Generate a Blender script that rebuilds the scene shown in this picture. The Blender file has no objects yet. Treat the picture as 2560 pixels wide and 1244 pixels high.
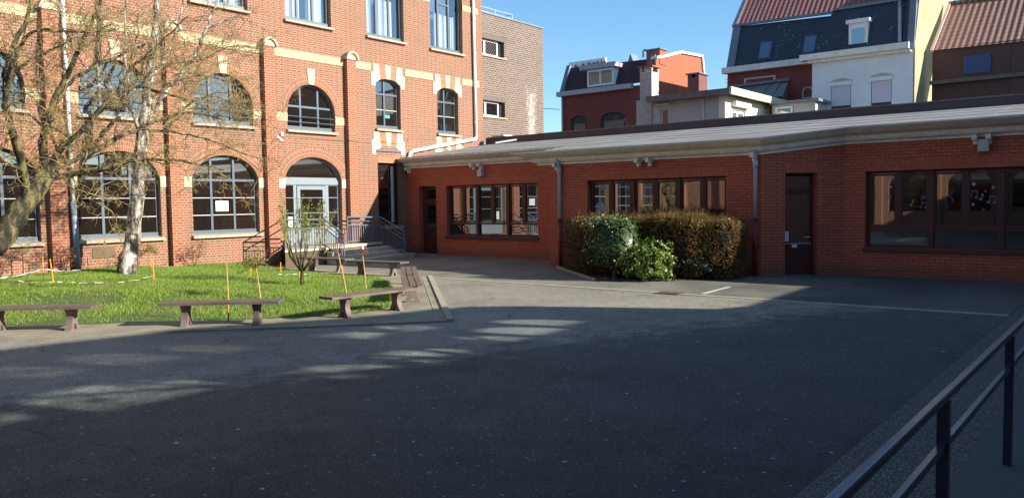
import bpy, math, random
import numpy as np
from mathutils import Vector, Matrix
from mathutils.geometry import tessellate_polygon
R = math.radians
rnd = random.Random(7)
scn = bpy.context.scene
COL = scn.collection

# ------------------------------------------------------------ camera
CAMH = 1.98
yaw, pitch, roll = 0.679665, 0.0572730, -0.0145226
cy, sy, cp, sp = math.cos(yaw), math.sin(yaw), math.cos(pitch), math.sin(pitch)
fw = Vector((cy * cp, sy * cp, -sp)); r0 = Vector((sy, -cy, 0)); u0 = r0.cross(fw)
rt = math.cos(roll) * r0 + math.sin(roll) * u0; up = -math.sin(roll) * r0 + math.cos(roll) * u0
cam = bpy.data.cameras.new('camera'); camo = bpy.data.objects.new('camera', cam); COL.objects.link(camo)
camo.matrix_world = Matrix(((rt.x, up.x, -fw.x, 0), (rt.y, up.y, -fw.y, 0), (rt.z, up.z, -fw.z, CAMH), (0, 0, 0, 1)))
cam.sensor_width = 36; cam.lens = 1990.35 * 36 / 2560; cam.clip_start = .05; cam.clip_end = 2000
scn.camera = camo
# ------------------------------------------------------------ sky, sun, exposure
SUN = Vector((.33, -1.0, .47)).normalized()
w = bpy.data.worlds.new('World'); scn.world = w; w.use_nodes = True
nt = w.node_tree; bg = nt.nodes['Background']
sky = nt.nodes.new('ShaderNodeTexSky'); sky.sky_type = 'NISHITA'; sky.sun_disc = False
sky.sun_elevation = math.asin(SUN.z); sky.sun_rotation = math.atan2(SUN.x, SUN.y)
sky.air_density = 1.0; sky.dust_density = 0.3; sky.ozone_density = 1.6
tint = nt.nodes.new('ShaderNodeMix'); tint.data_type = 'RGBA'; tint.blend_type = 'MULTIPLY'; tint.inputs[0].default_value = 1
nt.links.new(sky.outputs[0], tint.inputs[6]); tint.inputs[7].default_value = (.66, .90, 1.06, 1)
nt.links.new(tint.outputs[2], bg.inputs[0]); bg.inputs[1].default_value = .095
sl = bpy.data.lights.new('sun', 'SUN'); sl.energy = 5.0; sl.angle = R(.6); sl.color = (1, .925, .80)
so = bpy.data.objects.new('sun', sl); COL.objects.link(so); so.rotation_euler = SUN.to_track_quat('Z', 'Y').to_euler()
so.location = (20, -40, 30)
scn.view_settings.view_transform = 'Standard'; scn.view_settings.look = 'None'
scn.view_settings.exposure = 1.08; scn.view_settings.gamma = 1
scn.render.engine = 'CYCLES'
scn.cycles.use_denoising = True; scn.cycles.max_bounces = 6; scn.cycles.transparent_max_bounces = 12

# ------------------------------------------------------------ mesh helpers
class M:
    def __init__(s): s.v = []; s.f = []; s.uv = None; s.arr = []
    def add(s, vs, fs):
        o = len(s.v); s.v += [tuple(p) for p in vs]; s.f += [tuple(i + o for i in f) for f in fs]; return s
    def box(s, x0, x1, y0, y1, z0, z1):
        return s.add([(x0, y0, z0), (x1, y0, z0), (x1, y1, z0), (x0, y1, z0), (x0, y0, z1), (x1, y0, z1), (x1, y1, z1), (x0, y1, z1)],
                     [(0, 3, 2, 1), (4, 5, 6, 7), (0, 1, 5, 4), (1, 2, 6, 5), (2, 3, 7, 6), (3, 0, 4, 7)])
    def obox(s, c, ax, ay, az, hx, hy, hz):
        c, ax, ay, az = map(Vector, (c, ax, ay, az)); vs = []
        for k in (-1, 1):
            for i, j in ((-1, -1), (1, -1), (1, 1), (-1, 1)):
                vs.append(c + ax * hx * i + ay * hy * j + az * hz * k)
        return s.add(vs, [(0, 3, 2, 1), (4, 5, 6, 7), (0, 1, 5, 4), (1, 2, 6, 5), (2, 3, 7, 6), (3, 0, 4, 7)])
    def bar(s, a, b, w, h=None):
        a, b = Vector(a), Vector(b); d = (b - a); L = d.length; d.normalize(); h = h or w
        t = Vector((0, 0, 1)) if abs(d.z) < .95 else Vector((1, 0, 0)); x = d.cross(t).normalized(); y = x.cross(d)
        return s.obox((a + b) / 2, x, y, d, w / 2, h / 2, L / 2)
    def tube(s, pts, rad, n=8, cap=True):
        pts = [Vector(p) for p in pts]
        if not hasattr(rad, '__len__'): rad = [rad] * len(pts)
        o = len(s.v); x = None
        for i, p in enumerate(pts):
            d = (pts[min(i + 1, len(pts) - 1)] - pts[max(i - 1, 0)])
            d = d.normalized() if d.length > 1e-9 else Vector((0, 0, 1))
            if x is None:
                t = Vector((0, 0, 1)) if abs(d.z) < .9 else Vector((1, 0, 0)); x = d.cross(t).normalized()
            x = (x - d * x.dot(d)).normalized(); y = d.cross(x)
            for k in range(n):
                a = 2 * math.pi * k / n; s.v.append(tuple(p + (x * math.cos(a) + y * math.sin(a)) * rad[i]))
        for i in range(len(pts) - 1):
            for k in range(n):
                a = o + i * n + k; b = o + i * n + (k + 1) % n; s.f.append((a, b, b + n, a + n))
        if cap: s.f.append(tuple(o + k for k in range(n))[::-1]); s.f.append(tuple(o + (len(pts) - 1) * n + k for k in range(n)))
        return s
    def prism(s, poly, mp, d0, d1, holes=()):
        """2D polygon (with holes) mapped by mp(u,v,d) and given thickness d0..d1"""
        loops = [list(poly)] + [list(h) for h in holes]
        flat = [p for l in loops for p in l]
        tris = tessellate_polygon([[Vector((p[0], p[1], 0)) for p in l] for l in loops])
        n = len(flat); o = len(s.v)
        s.v += [tuple(mp(u, v, d0)) for u, v in flat] + [tuple(mp(u, v, d1)) for u, v in flat]
        for t in tris:
            s.f.append(tuple(o + i for i in t)); s.f.append(tuple(o + n + i for i in t[::-1]))
        k = 0
        for l in loops:
            m = len(l)
            for i in range(m):
                a = o + k + i; b = o + k + (i + 1) % m; s.f.append((a, b, b + n, a + n))
            k += m
        return s
    def bulk(s, V, F): s.arr.append((np.asarray(V, np.float32), np.asarray(F, np.int32))); return s
    def build(s, name, mat, parent=None, smooth=False, uvs=None, fix=True):
        me = bpy.data.meshes.new(name)
        if s.arr:
            V = []; F = []; o = 0
            for a, f in s.arr: V.append(a); F.append(f + o); o += len(a)
            V = np.concatenate(V); F = np.concatenate(F); k = F.shape[1]
            me.vertices.add(len(V)); me.vertices.foreach_set('co', V.ravel())
            me.loops.add(F.size); me.loops.foreach_set('vertex_index', F.ravel())
            me.polygons.add(len(F)); me.polygons.foreach_set('loop_start', np.arange(0, F.size, k)); me.polygons.foreach_set('loop_total', np.full(len(F), k))
            me.update(calc_edges=True)
        else:
            me.from_pydata(s.v, [], s.f); me.update()
            if fix:
                import bmesh
                bm = bmesh.new(); bm.from_mesh(me); bmesh.ops.recalc_face_normals(bm, faces=bm.faces); bm.to_mesh(me); bm.free()
        if uvs:
            ul = me.uv_layers.new(name='UVMap')
            for l in me.loops: ul.data[l.index].uv = uvs[l.vertex_index]
        if smooth: me.polygons.foreach_set('use_smooth', [True] * len(me.polygons))
        me.materials.append(mat)
        o = bpy.data.objects.new(name, me); COL.objects.link(o)
        if parent: o.parent = parent
        return o
def tag(o, label=None, cat=None, group=None, kind=None):
    for k, v in (('label', label), ('category', cat), ('group', group), ('kind', kind)):
        if v: o[k] = v
    return o
def thing(name, label, cat, loc=(0, 0, 0), group=None, rz=0):
    o = bpy.data.objects.new(name, None); COL.objects.link(o); o.location = loc; o.rotation_euler = (0, 0, rz); o.empty_display_size = .2
    return tag(o, label, cat, group)
def copy_tree(o, parent=None):
    c = o.copy(); COL.objects.link(c); c.parent = parent
    for ch in list(o.children): copy_tree(ch, c)
    return c

# ------------------------------------------------------------ materials
MATS = {}
def nodes(name):
    m = bpy.data.materials.new(name); m.use_nodes = True; MATS[name] = m
    return m, m.node_tree, m.node_tree.nodes['Principled BSDF']
def N(t, kind, **k):
    n = t.nodes.new(kind)
    for a, b in k.items(): setattr(n, a, b)
    return n
def noise(t, scale, detail=4, rough=.6, vec=None):
    n = N(t, 'ShaderNodeTexNoise'); n.inputs['Scale'].default_value = scale; n.inputs['Detail'].default_value = detail; n.inputs['Roughness'].default_value = rough
    if vec is None:
        g = N(t, 'ShaderNodeNewGeometry'); vec = g.outputs['Position']
    t.links.new(vec, n.inputs['Vector']); return n.outputs['Fac']
def ramp(t, fac, stops):
    n = N(t, 'ShaderNodeValToRGB'); e = n.color_ramp.elements
    while len(e) < len(stops): e.new(.5)
    for i, (p, c) in enumerate(stops):
        e[i].position = p; e[i].color = (*c, 1) if len(c) == 3 else c
    t.links.new(fac, n.inputs[0]); return n.outputs[0]
def mix(t, fac, a, b, mode='MIX'):
    n = N(t, 'ShaderNodeMix', data_type='RGBA', blend_type=mode)
    for sock, v in ((n.inputs[0], fac), (n.inputs[6], a), (n.inputs[7], b)):
        if isinstance(v, (int, float)): sock.default_value = v
        elif isinstance(v, tuple): sock.default_value = (*v, 1)
        else: t.links.new(v, sock)
    return n.outputs[2]
def math_(t, op, a, b=None, c=None):
    n = N(t, 'ShaderNodeMath', operation=op)
    for i, v in enumerate((a, b, c)):
        if v is None: continue
        if isinstance(v, (int, float)): n.inputs[i].default_value = v
        else: t.links.new(v, n.inputs[i])
    return n.outputs[0]
def bump(t, bs, h, strength=.3, dist=.01):
    n = N(t, 'ShaderNodeBump'); n.inputs['Strength'].default_value = strength; n.inputs['Distance'].default_value = dist
    t.links.new(h, n.inputs['Height']); t.links.new(n.outputs[0], bs.inputs['Normal'])
def plain(name, col, rough=.7, var=.15, scale=6, metal=0, spec=.4, bmp=0):
    m, t, b = nodes(name)
    f = noise(t, scale); c = ramp(t, f, [(.25, tuple(x * (1 - var) for x in col)), (.75, tuple(min(1, x * (1 + var)) for x in col))])
    t.links.new(c, b.inputs['Base Color']); b.inputs['Roughness'].default_value = rough; b.inputs['Metallic'].default_value = metal
    b.inputs['Specular IOR Level'].default_value = spec
    if bmp: bump(t, b, noise(t, scale * 8), bmp)
    return m
def wallvec(t):
    g = N(t, 'ShaderNodeNewGeometry'); p = N(t, 'ShaderNodeSeparateXYZ'); n = N(t, 'ShaderNodeSeparateXYZ')
    t.links.new(g.outputs['Position'], p.inputs[0]); t.links.new(g.outputs['True Normal'], n.inputs[0])
    ax = math_(t, 'ABSOLUTE', n.outputs[0]); ay = math_(t, 'ABSOLUTE', n.outputs[1]); az = math_(t, 'ABSOLUTE', n.outputs[2])
    gx = math_(t, 'GREATER_THAN', ax, ay); gz = math_(t, 'GREATER_THAN', az, .7)
    u = math_(t, 'ADD', math_(t, 'MULTIPLY', p.outputs[1], gx), math_(t, 'MULTIPLY', p.outputs[0], math_(t, 'SUBTRACT', 1, gx)))
    v = math_(t, 'ADD', math_(t, 'MULTIPLY', p.outputs[1], gz), math_(t, 'MULTIPLY', p.outputs[2], math_(t, 'SUBTRACT', 1, gz)))
    c = N(t, 'ShaderNodeCombineXYZ'); t.links.new(u, c.inputs[0]); t.links.new(v, c.inputs[1]); return c.outputs[0]
def brick(name, c1, c2, mortar, w=.235, h=.078, ms=.010, squash=.5, sf=2, offset=.5, rough=.85, uv=False, dirt=.25, dirtcol=(.1, .08, .06), bs=.5, extra=None, third=None):
    m, t, b = nodes(name)
    if uv: v = N(t, 'ShaderNodeUVMap').outputs[0]
    else: v = wallvec(t)
    n = N(t, 'ShaderNodeTexBrick', offset=offset, squash=squash, squash_frequency=sf, offset_frequency=2)
    t.links.new(v, n.inputs['Vector'])
    n.inputs['Scale'].default_value = 1; n.inputs['Mortar Size'].default_value = ms; n.inputs['Mortar Smooth'].default_value = .15
    n.inputs['Brick Width'].default_value = w; n.inputs['Row Height'].default_value = h; n.inputs['Bias'].default_value = -.1
    for k, c in (('Color1', c1), ('Color2', c2), ('Mortar', mortar)): n.inputs[k].default_value = (*c, 1)
    col = n.outputs['Color']
    if third:   # second brick layout of random values mixes a third tone in
        wn = N(t, 'ShaderNodeTexNoise'); wn.inputs['Scale'].default_value = 9; wn.inputs['Detail'].default_value = 1
        t.links.new(v, wn.inputs['Vector'])
        f3 = math_(t, 'MULTIPLY', ramp(t, wn.outputs['Fac'], [(.5, (0, 0, 0)), (.6, (1, 1, 1))]), math_(t, 'SUBTRACT', 1, n.outputs['Fac']))
        col = mix(t, math_(t, 'MULTIPLY', f3, .65), col, third)
    f = ramp(t, noise(t, .7, 6, .65), [(.42, (0, 0, 0)), (.75, (1, 1, 1))])
    col = mix(t, math_(t, 'MULTIPLY', f, dirt), col, dirtcol)
    fine = noise(t, 30, 3)
    col = mix(t, .35, col, mix(t, 1.0, col, ramp(t, fine, [(.3, (.55, .55, .55)), (.7, (1.3, 1.3, 1.3))]), 'MULTIPLY'))
    if extra: col = extra(t, col)
    t.links.new(col, b.inputs['Base Color']); b.inputs['Roughness'].default_value = rough; b.inputs['Specular IOR Level'].default_value = .3
    h_ = math_(t, 'SUBTRACT', math_(t, 'MULTIPLY', fine, .3), n.outputs['Fac'])
    bump(t, b, h_, bs, .012)
    return m
def glass(name, tint, refl, rough=.015, wave=.0, trans=False):
    m, t, b = nodes(name); t.nodes.remove(b); out = t.nodes['Material Output']
    lw = N(t, 'ShaderNodeLayerWeight'); fr = math_(t, 'ADD', .04, math_(t, 'MULTIPLY', math_(t, 'POWER', lw.outputs['Facing'], 5), .96))
    fac = math_(t, 'MINIMUM', math_(t, 'ADD', fr, refl), 1)
    if trans: d = N(t, 'ShaderNodeBsdfTransparent'); d.inputs[0].default_value = (*tint, 1)
    else: d = N(t, 'ShaderNodeBsdfDiffuse'); d.inputs[0].default_value = (*tint, 1)
    g = N(t, 'ShaderNodeBsdfGlossy'); g.inputs['Color'].default_value = (.9, .95, 1, 1); g.inputs['Roughness'].default_value = rough
    if wave:
        bp = N(t, 'ShaderNodeBump'); bp.inputs['Strength'].default_value = wave; bp.inputs['Distance'].default_value = .02
        t.links.new(noise(t, 1.3, 2), bp.inputs['Height']); t.links.new(bp.outputs[0], g.inputs['Normal'])
    mx = N(t, 'ShaderNodeMixShader'); t.links.new(fac, mx.inputs[0]); t.links.new(d.outputs[0], mx.inputs[1]); t.links.new(g.outputs[0], mx.inputs[2])
    t.links.new(mx.outputs[0], out.inputs[0]); return m
def leafmat(name, cols, rough=.5, trans=.25, spec=.5):
    m, t, b = nodes(name); g = N(t, 'ShaderNodeNewGeometry')
    n = len(cols); c = ramp(t, g.outputs['Random Per Island'], [(i / (n - 1) if n > 1 else 0, cc) for i, cc in enumerate(cols)])
    t.links.new(c, b.inputs['Base Color']); b.inputs['Roughness'].default_value = rough; b.inputs['Specular IOR Level'].default_value = spec
    if trans:
        out = t.nodes['Material Output']; tr = N(t, 'ShaderNodeBsdfTranslucent'); t.links.new(c, tr.inputs[0])
        mx = N(t, 'ShaderNodeMixShader'); mx.inputs[0].default_value = trans
        t.links.new(b.outputs[0], mx.inputs[1]); t.links.new(tr.outputs[0], mx.inputs[2]); t.links.new(mx.outputs[0], out.inputs[0])
    return m

MORT = (.38, .27, .185)
BR = brick('old_red_brick', (.30, .092, .050), (.19, .088, .054), MORT, third=(.135, .092, .068), dirt=.22)
BRP = brick('pilaster_brick', (.33, .10, .052), (.26, .088, .048), MORT, squash=1.0, dirt=.12)
BRARCH = brick('arch_brick', (.31, .09, .042), (.17, .085, .05), MORT, w=.145, h=.075, squash=1, offset=0, uv=True, dirt=.05)
YEL = brick('yellow_brick', (.64, .54, .32), (.56, .47, .27), (.30, .23, .13), w=.235, h=.068, ms=.011, squash=1, dirt=.08)
STONE = plain('cream_stone', (.54, .45, .30), .8, .12, 5, bmp=.2)
SILL = plain('grey_sill_stone', (.36, .31, .23), .85, .3, 7, bmp=.3)
def effl(t, col):
    # white efflorescence low on the right of the dark wall
    g = N(t, 'ShaderNodeNewGeometry'); s = N(t, 'ShaderNodeSeparateXYZ'); t.links.new(g.outputs['Position'], s.inputs[0])
    a = math_(t, 'SUBTRACT', 1, math_(t, 'MULTIPLY', math_(t, 'ABSOLUTE', math_(t, 'SUBTRACT', s.outputs[0], 35.3)), .75))
    zz = math_(t, 'SUBTRACT', 1.35, math_(t, 'MULTIPLY', math_(t, 'ABSOLUTE', math_(t, 'SUBTRACT', s.outputs[2], 6.6)), .42))
    f = math_(t, 'MULTIPLY', math_(t, 'MINIMUM', a, zz), 1); nn = noise(t, 5, 6, .7)
    f = ramp(t, math_(t, 'ADD', math_(t, 'MULTIPLY', f, .5), math_(t, 'MULTIPLY', nn, .8)), [(.72, (0, 0, 0)), (.9, (1, 1, 1))])
    return mix(t, math_(t, 'MULTIPLY', f, .55), col, (.55, .5, .47))
DARKBR = brick('dark_brown_brick', (.15, .11, .09), (.085, .062, .058), (.30, .24, .20), w=.26, h=.11, ms=.018, squash=1, dirt=.1, extra=effl)
def damp(t, col):
    g = N(t, 'ShaderNodeNewGeometry'); s = N(t, 'ShaderNodeSeparateXYZ'); t.links.new(g.outputs['Position'], s.inputs[0])
    mp = N(t, 'ShaderNodeMapping'); mp.inputs['Scale'].default_value = (4, 4, .35); t.links.new(g.outputs['Position'], mp.inputs[0])
    f = math_(t, 'ADD', math_(t, 'SUBTRACT', .75, math_(t, 'MULTIPLY', s.outputs[2], 1.3)), math_(t, 'MULTIPLY', noise(t, 1.2, 5, .7, mp.outputs[0]), .9))
    col = mix(t, math_(t, 'MULTIPLY', ramp(t, f, [(.72, (0, 0, 0)), (1.0, (1, 1, 1))]), .5), col, (.13, .075, .055))
    st = ramp(t, noise(t, 1.5, 5, .7, mp.outputs[0]), [(.58, (0, 0, 0)), (.75, (1, 1, 1))])
    return mix(t, math_(t, 'MULTIPLY', st, .35), col, (.30, .13, .10))
REDP = brick('painted_red_brick', (.60, .145, .07), (.48, .11, .055), (.27, .075, .05), w=.23, h=.078, ms=.011, squash=1, dirt=.25, dirtcol=(.26, .08, .05), rough=.62, bs=.5, extra=damp)
REDSOLD = brick('painted_red_soldier', (.58, .14, .068), (.48, .11, .055), (.31, .085, .05), w=.078, h=.23, ms=.007, squash=1, offset=0, dirt=.1, dirtcol=(.16, .05, .04), rough=.62, bs=.35)
HREDSH = brick('house_red_brick', (.30, .06, .05), (.24, .05, .045), (.26, .09, .075), w=.26, h=.10, ms=.014, squash=1, dirt=.3)
ORANGE = brick('orange_gable_brick', (.42, .125, .07), (.36, .105, .058), (.36, .14, .08), w=.24, h=.08, ms=.006, squash=1, dirt=.2, dirtcol=(.28, .09, .05))
WHBR = brick('whitewashed_brick', (.62, .60, .58), (.5, .47, .45), (.28, .24, .22), w=.24, h=.085, ms=.012, squash=1, dirt=.35, dirtcol=(.22, .17, .15), bs=.8)
HBROWN = brick('house_brown_brick', (.12, .055, .05), (.09, .045, .045), (.13, .09, .08), w=.24, h=.08, ms=.01, squash=1, dirt=.3)
REARB = brick('rear_brick', (.30, .13, .08), (.22, .10, .065), (.4, .32, .24), dirt=.2)
GREYW = plain('grey_render', (.46, .43, .42), .85, .12, 3, bmp=.2)
WHITEW = plain('white_house_paint', (.76, .79, .80), .8, .06, 2, bmp=.1)
CREAMW = brick('cream_painted_brick', (.88, .84, .68), (.86, .82, .66), (.78, .73, .57), w=.24, h=.08, ms=.006, squash=1, dirt=.08, dirtcol=(.6, .52, .36))
YELLW = plain('yellow_render', (.37, .31, .185), .85, .2, 1.2, bmp=.2)
WHITE = plain('white_paint', (.80, .80, .78), .5, .05, 5)
OFFW = plain('off_white_boards', (.55, .52, .48), .6, .15, 3)
CORN = plain('cornice_paint', (.82, .76, .68), .6, .16, 4, bmp=.1)
FRAME = plain('blue_grey_frame', (.075, .10, .13), .4, .06, 5, spec=.6)
FRAMEL = plain('pale_blue_grey_frame', (.20, .24, .27), .4, .06, 5, spec=.6)
BROWNF = plain('brown_red_frame', (.085, .02, .018), .45, .1, 6, spec=.5)
GLASS = glass('dark_window_glass', (.014, .011, .009), .18, wave=.02)
GLASSA = glass('annex_window_glass', (.006, .006, .008), .26, wave=.02)
GLASST = glass('clear_window_glass', (.93, .95, .97), .10, trans=True)
ROOMD = plain('dark_room', (.02, .02, .025), .9)
CURT = plain('white_curtain', (.75, .76, .76), .9, .05)
METAL = plain('dark_rail_metal', (.11, .14, .18), .35, .1, 8, spec=.7)
NEARRAIL = plain('black_gloss_rail', (.015, .024, .05), .27, .1, 8, spec=1.0)
ZINC = plain('zinc_pipe', (.20, .27, .34), .45, .1, 4, spec=.6)
GALV = plain('galvanised_pipe', (.46, .46, .52), .45, .1, 4, spec=.6)
PIPEW = plain('white_pvc_pipe', (.80, .78, .76), .35, .05, 4, spec=.6)
PIPER = plain('red_painted_pipe', (.20, .025, .02), .5, .1, 4)
CONC = plain('pale_concrete', (.33, .30, .23), .9, .2, 3, bmp=.3)
CONCS = plain('step_stone', (.50, .44, .32), .9, .15, 4, bmp=.2)
BENCHW = plain('brown_bench_plank', (.135, .098, .08), .6, .2, 9, bmp=.15)
BENCHL = plain('brown_bench_leg', (.16, .12, .105), .7, .2, 9, bmp=.15)
SLATE = None
def slate():
    m, t, b = nodes('dark_slate'); v = wallvec(t)
    n = N(t, 'ShaderNodeTexBrick', offset=.5, squash=1); t.links.new(v, n.inputs['Vector'])
    n.inputs['Scale'].default_value = 1; n.inputs['Brick Width'].default_value = .22; n.inputs['Row Height'].default_value = .14; n.inputs['Mortar Size'].default_value = .006
    n.inputs['Color1'].default_value = (.038, .045, .065, 1); n.inputs['Color2'].default_value = (.028, .033, .05, 1); n.inputs['Mortar'].default_value = (.012, .014, .02, 1)
    vo = N(t, 'ShaderNodeTexVoronoi'); vo.inputs['Scale'].default_value = 5.5; g = N(t, 'ShaderNodeNewGeometry'); t.links.new(g.outputs['Position'], vo.inputs['Vector'])
    s = math_(t, 'LESS_THAN', vo.outputs['Distance'], .2); k = ramp(t, noise(t, .8, 3), [(.5, (0, 0, 0)), (.58, (1, 1, 1))])
    f = math_(t, 'MULTIPLY', math_(t, 'MULTIPLY', s, k), .75)
    t.links.new(mix(t, f, n.outputs['Color'], (.4, .42, .45)), b.inputs['Base Color']); b.inputs['Roughness'].default_value = .55
    return m
SLATE = slate()
SLATER = brick('reddish_slate', (.085, .045, .06), (.065, .035, .05), (.02, .015, .02), w=.24, h=.26, ms=.012, squash=1, dirt=.1)
def asphalt():
    m, t, b = nodes('asphalt'); g = N(t, 'ShaderNodeNewGeometry')
    big = noise(t, .35, 5, .6); mid = noise(t, 2.2, 4, .65); fine = noise(t, 130, 2, .8)
    col = ramp(t, math_(t, 'ADD', math_(t, 'MULTIPLY', big, .6), math_(t, 'MULTIPLY', mid, .4)), [(.34, (.165, .158, .128)), (.52, (.235, .222, .178)), (.68, (.30, .283, .225))])
    # shade painted into the colour: asphalt darkened towards the camera, paler by the lawn
    g2 = ramp(t, noise(t, 38, 3, .75), [(.32, (.35, .35, .36)), (.5, (.95, .95, .95)), (.68, (1.9, 1.87, 1.8))]); g3 = ramp(t, noise(t, 9, 4, .7), [(.32, (.80, .80, .81)), (.68, (1.22, 1.21, 1.19))])
    col = mix(t, 1, mix(t, 1, col, g2, 'MULTIPLY'), g3, 'MULTIPLY')
    s3 = N(t, 'ShaderNodeSeparateXYZ'); t.links.new(g.outputs['Position'], s3.inputs[0])
    paint_shade = math_(t, 'ADD', math_(t, 'ADD', math_(t, 'MULTIPLY', s3.outputs[0], .032), math_(t, 'MULTIPLY', s3.outputs[1], .080)), math_(t, 'MULTIPLY', mid, .25))
    col = mix(t, ramp(t, paint_shade, [(.25, (0, 0, 0)), (.9, (.30, .30, .30)), (1.25, (1, 1, 1))]), mix(t, 1, col, (.155, .155, .16), 'MULTIPLY'), col)
    ck = N(t, 'ShaderNodeTexVoronoi', voronoi_dimensions='2D', feature='DISTANCE_TO_EDGE'); ck.inputs['Scale'].default_value = .33
    wv = N(t, 'ShaderNodeTexNoise'); wv.inputs['Scale'].default_value = 1.7; wv.inputs['Detail'].default_value = 5; t.links.new(g.outputs['Position'], wv.inputs['Vector'])
    of = N(t, 'ShaderNodeVectorMath', operation='MULTIPLY_ADD'); of.inputs[1].default_value = (.55, .55, 0); t.links.new(wv.outputs['Color'], of.inputs[0]); t.links.new(g.outputs['Position'], of.inputs[2]); t.links.new(of.outputs[0], ck.inputs['Vector'])
    cm = math_(t, 'MULTIPLY', math_(t, 'LESS_THAN', ck.outputs['Distance'], .0045), ramp(t, noise(t, .45, 2), [(.5, (0, 0, 0)), (.56, (1, 1, 1))]))
    col = mix(t, math_(t, 'MULTIPLY', cm, .6), col, (.02, .02, .02))
    stn = ramp(t, noise(t, .8, 3, .5), [(.60, (0, 0, 0)), (.68, (1, 1, 1))]); col = mix(t, math_(t, 'MULTIPLY', stn, .28), col, mix(t, 1, col, (.45, .45, .45), 'MULTIPLY'))
    col = mix(t, .6, col, mix(t, 1, col, ramp(t, fine, [(.3, (.45, .45, .45)), (.7, (1.55, 1.55, 1.55))]), 'MULTIPLY'))
    for sc, th, keep, br in ((3.1, .05, .25, .34), (1.4, .030, .3, .5), (6, .065, .45, .22), (4.3, .045, .5, .36), (9, .07, .6, .25)):
        wob = N(t, 'ShaderNodeTexNoise'); wob.inputs['Scale'].default_value = 40; t.links.new(g.outputs['Position'], wob.inputs['Vector'])
        vo = N(t, 'ShaderNodeTexVoronoi', voronoi_dimensions='2D'); vo.inputs['Scale'].default_value = sc
        off = N(t, 'ShaderNodeVectorMath', operation='MULTIPLY_ADD'); off.inputs[1].default_value = (.03, .03, 0)
        t.links.new(wob.outputs['Color'], off.inputs[0]); t.links.new(g.outputs['Position'], off.inputs[2]); t.links.new(off.outputs[0], vo.inputs['Vector'])
        sp_ = N(t, 'ShaderNodeSeparateColor'); t.links.new(vo.outputs['Color'], sp_.inputs[0])
        f = math_(t, 'MULTIPLY', math_(t, 'LESS_THAN', vo.outputs['Distance'], math_(t, 'MULTIPLY', sp_.outputs[1], th)), math_(t, 'GREATER_THAN', sp_.outputs[0], keep))
        col = mix(t, math_(t, 'MULTIPLY', f, .8), col, (br, br, br * 1.02))
    t.links.new(col, b.inputs['Base Color']); b.inputs['Roughness'].default_value = .82; b.inputs['Specular IOR Level'].default_value = .35
    bump(t, b, fine, .5, .006); return m
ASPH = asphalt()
def concrete_band():
    m, t, b = nodes('worn_concrete'); big = noise(t, 1.1, 5, .6); fine = noise(t, 60, 3, .7)
    col = ramp(t, big, [(.3, (.17, .155, .105)), (.5, (.26, .235, .165)), (.7, (.33, .30, .22))])
    col = mix(t, .5, col, mix(t, 1, col, ramp(t, fine, [(.3, (.6, .6, .6)), (.7, (1.35, 1.35, 1.35))]), 'MULTIPLY'))
    t.links.new(col, b.inputs['Base Color']); b.inputs['Roughness'].default_value = .9; bump(t, b, fine, .3, .006); return m
BAND = concrete_band()
def apron():
    m, t, b = nodes('apron_asphalt'); big = noise(t, .6, 5, .6); fine = noise(t, 90, 3, .8)
    col = ramp(t, big, [(.35, (.125, .124, .10)), (.6, (.20, .195, .155))])
    ro = ramp(t, noise(t, 1.2, 4), [(.62, (0, 0, 0)), (.72, (1, 1, 1))])
    col = mix(t, math_(t, 'MULTIPLY', ro, .35), col, (.16, .075, .055))
    g2 = ramp(t, noise(t, 20, 4, .75), [(.3, (.7, .7, .72)), (.7, (1.35, 1.33, 1.3))])
    s3 = N(t, 'ShaderNodeSeparateXYZ'); g = N(t, 'ShaderNodeNewGeometry'); t.links.new(g.outputs['Position'], s3.inputs[0])
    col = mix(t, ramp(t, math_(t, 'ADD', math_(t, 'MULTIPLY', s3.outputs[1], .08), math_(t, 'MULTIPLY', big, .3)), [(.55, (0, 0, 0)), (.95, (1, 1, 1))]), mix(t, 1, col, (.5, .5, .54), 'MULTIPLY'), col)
    col = mix(t, 1, mix(t, .5, col, mix(t, 1, col, ramp(t, fine, [(.3, (.5, .5, .5)), (.7, (1.5, 1.5, 1.5))]), 'MULTIPLY')), g2, 'MULTIPLY')
    t.links.new(col, b.inputs['Base Color']); b.inputs['Roughness'].default_value = .8; bump(t, b, fine, .4, .006); return m
APRON = apron()
def pebble():
    m, t, b = nodes('pebble_wash'); g = N(t, 'ShaderNodeNewGeometry'); vo = N(t, 'ShaderNodeTexVoronoi'); vo.inputs['Scale'].default_value = 75
    t.links.new(g.outputs['Position'], vo.inputs['Vector']); sp_ = N(t, 'ShaderNodeSeparateColor'); t.links.new(vo.outputs['Color'], sp_.inputs[0])
    col = ramp(t, sp_.outputs[0], [(0, (.05, .045, .04)), (.6, (.13, .12, .105)), (1, (.30, .28, .25))])
    col = mix(t, ramp(t, vo.outputs['Distance'], [(.45, (0, 0, 0)), (.75, (1, 1, 1))]), col, (.02, .02, .02))
    t.links.new(col, b.inputs['Base Color']); b.inputs['Roughness'].default_value = .75
    bump(t, b, math_(t, 'SUBTRACT', 1, vo.outputs['Distance']), 1, .01); return m
PEB = pebble()
RAMPC = plain('smooth_ramp_concrete', (.085, .09, .08), .8, .15, 3, bmp=.1)
SOIL = plain('soil', (.045, .035, .025), .95, .4, 8, bmp=.5)
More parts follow.
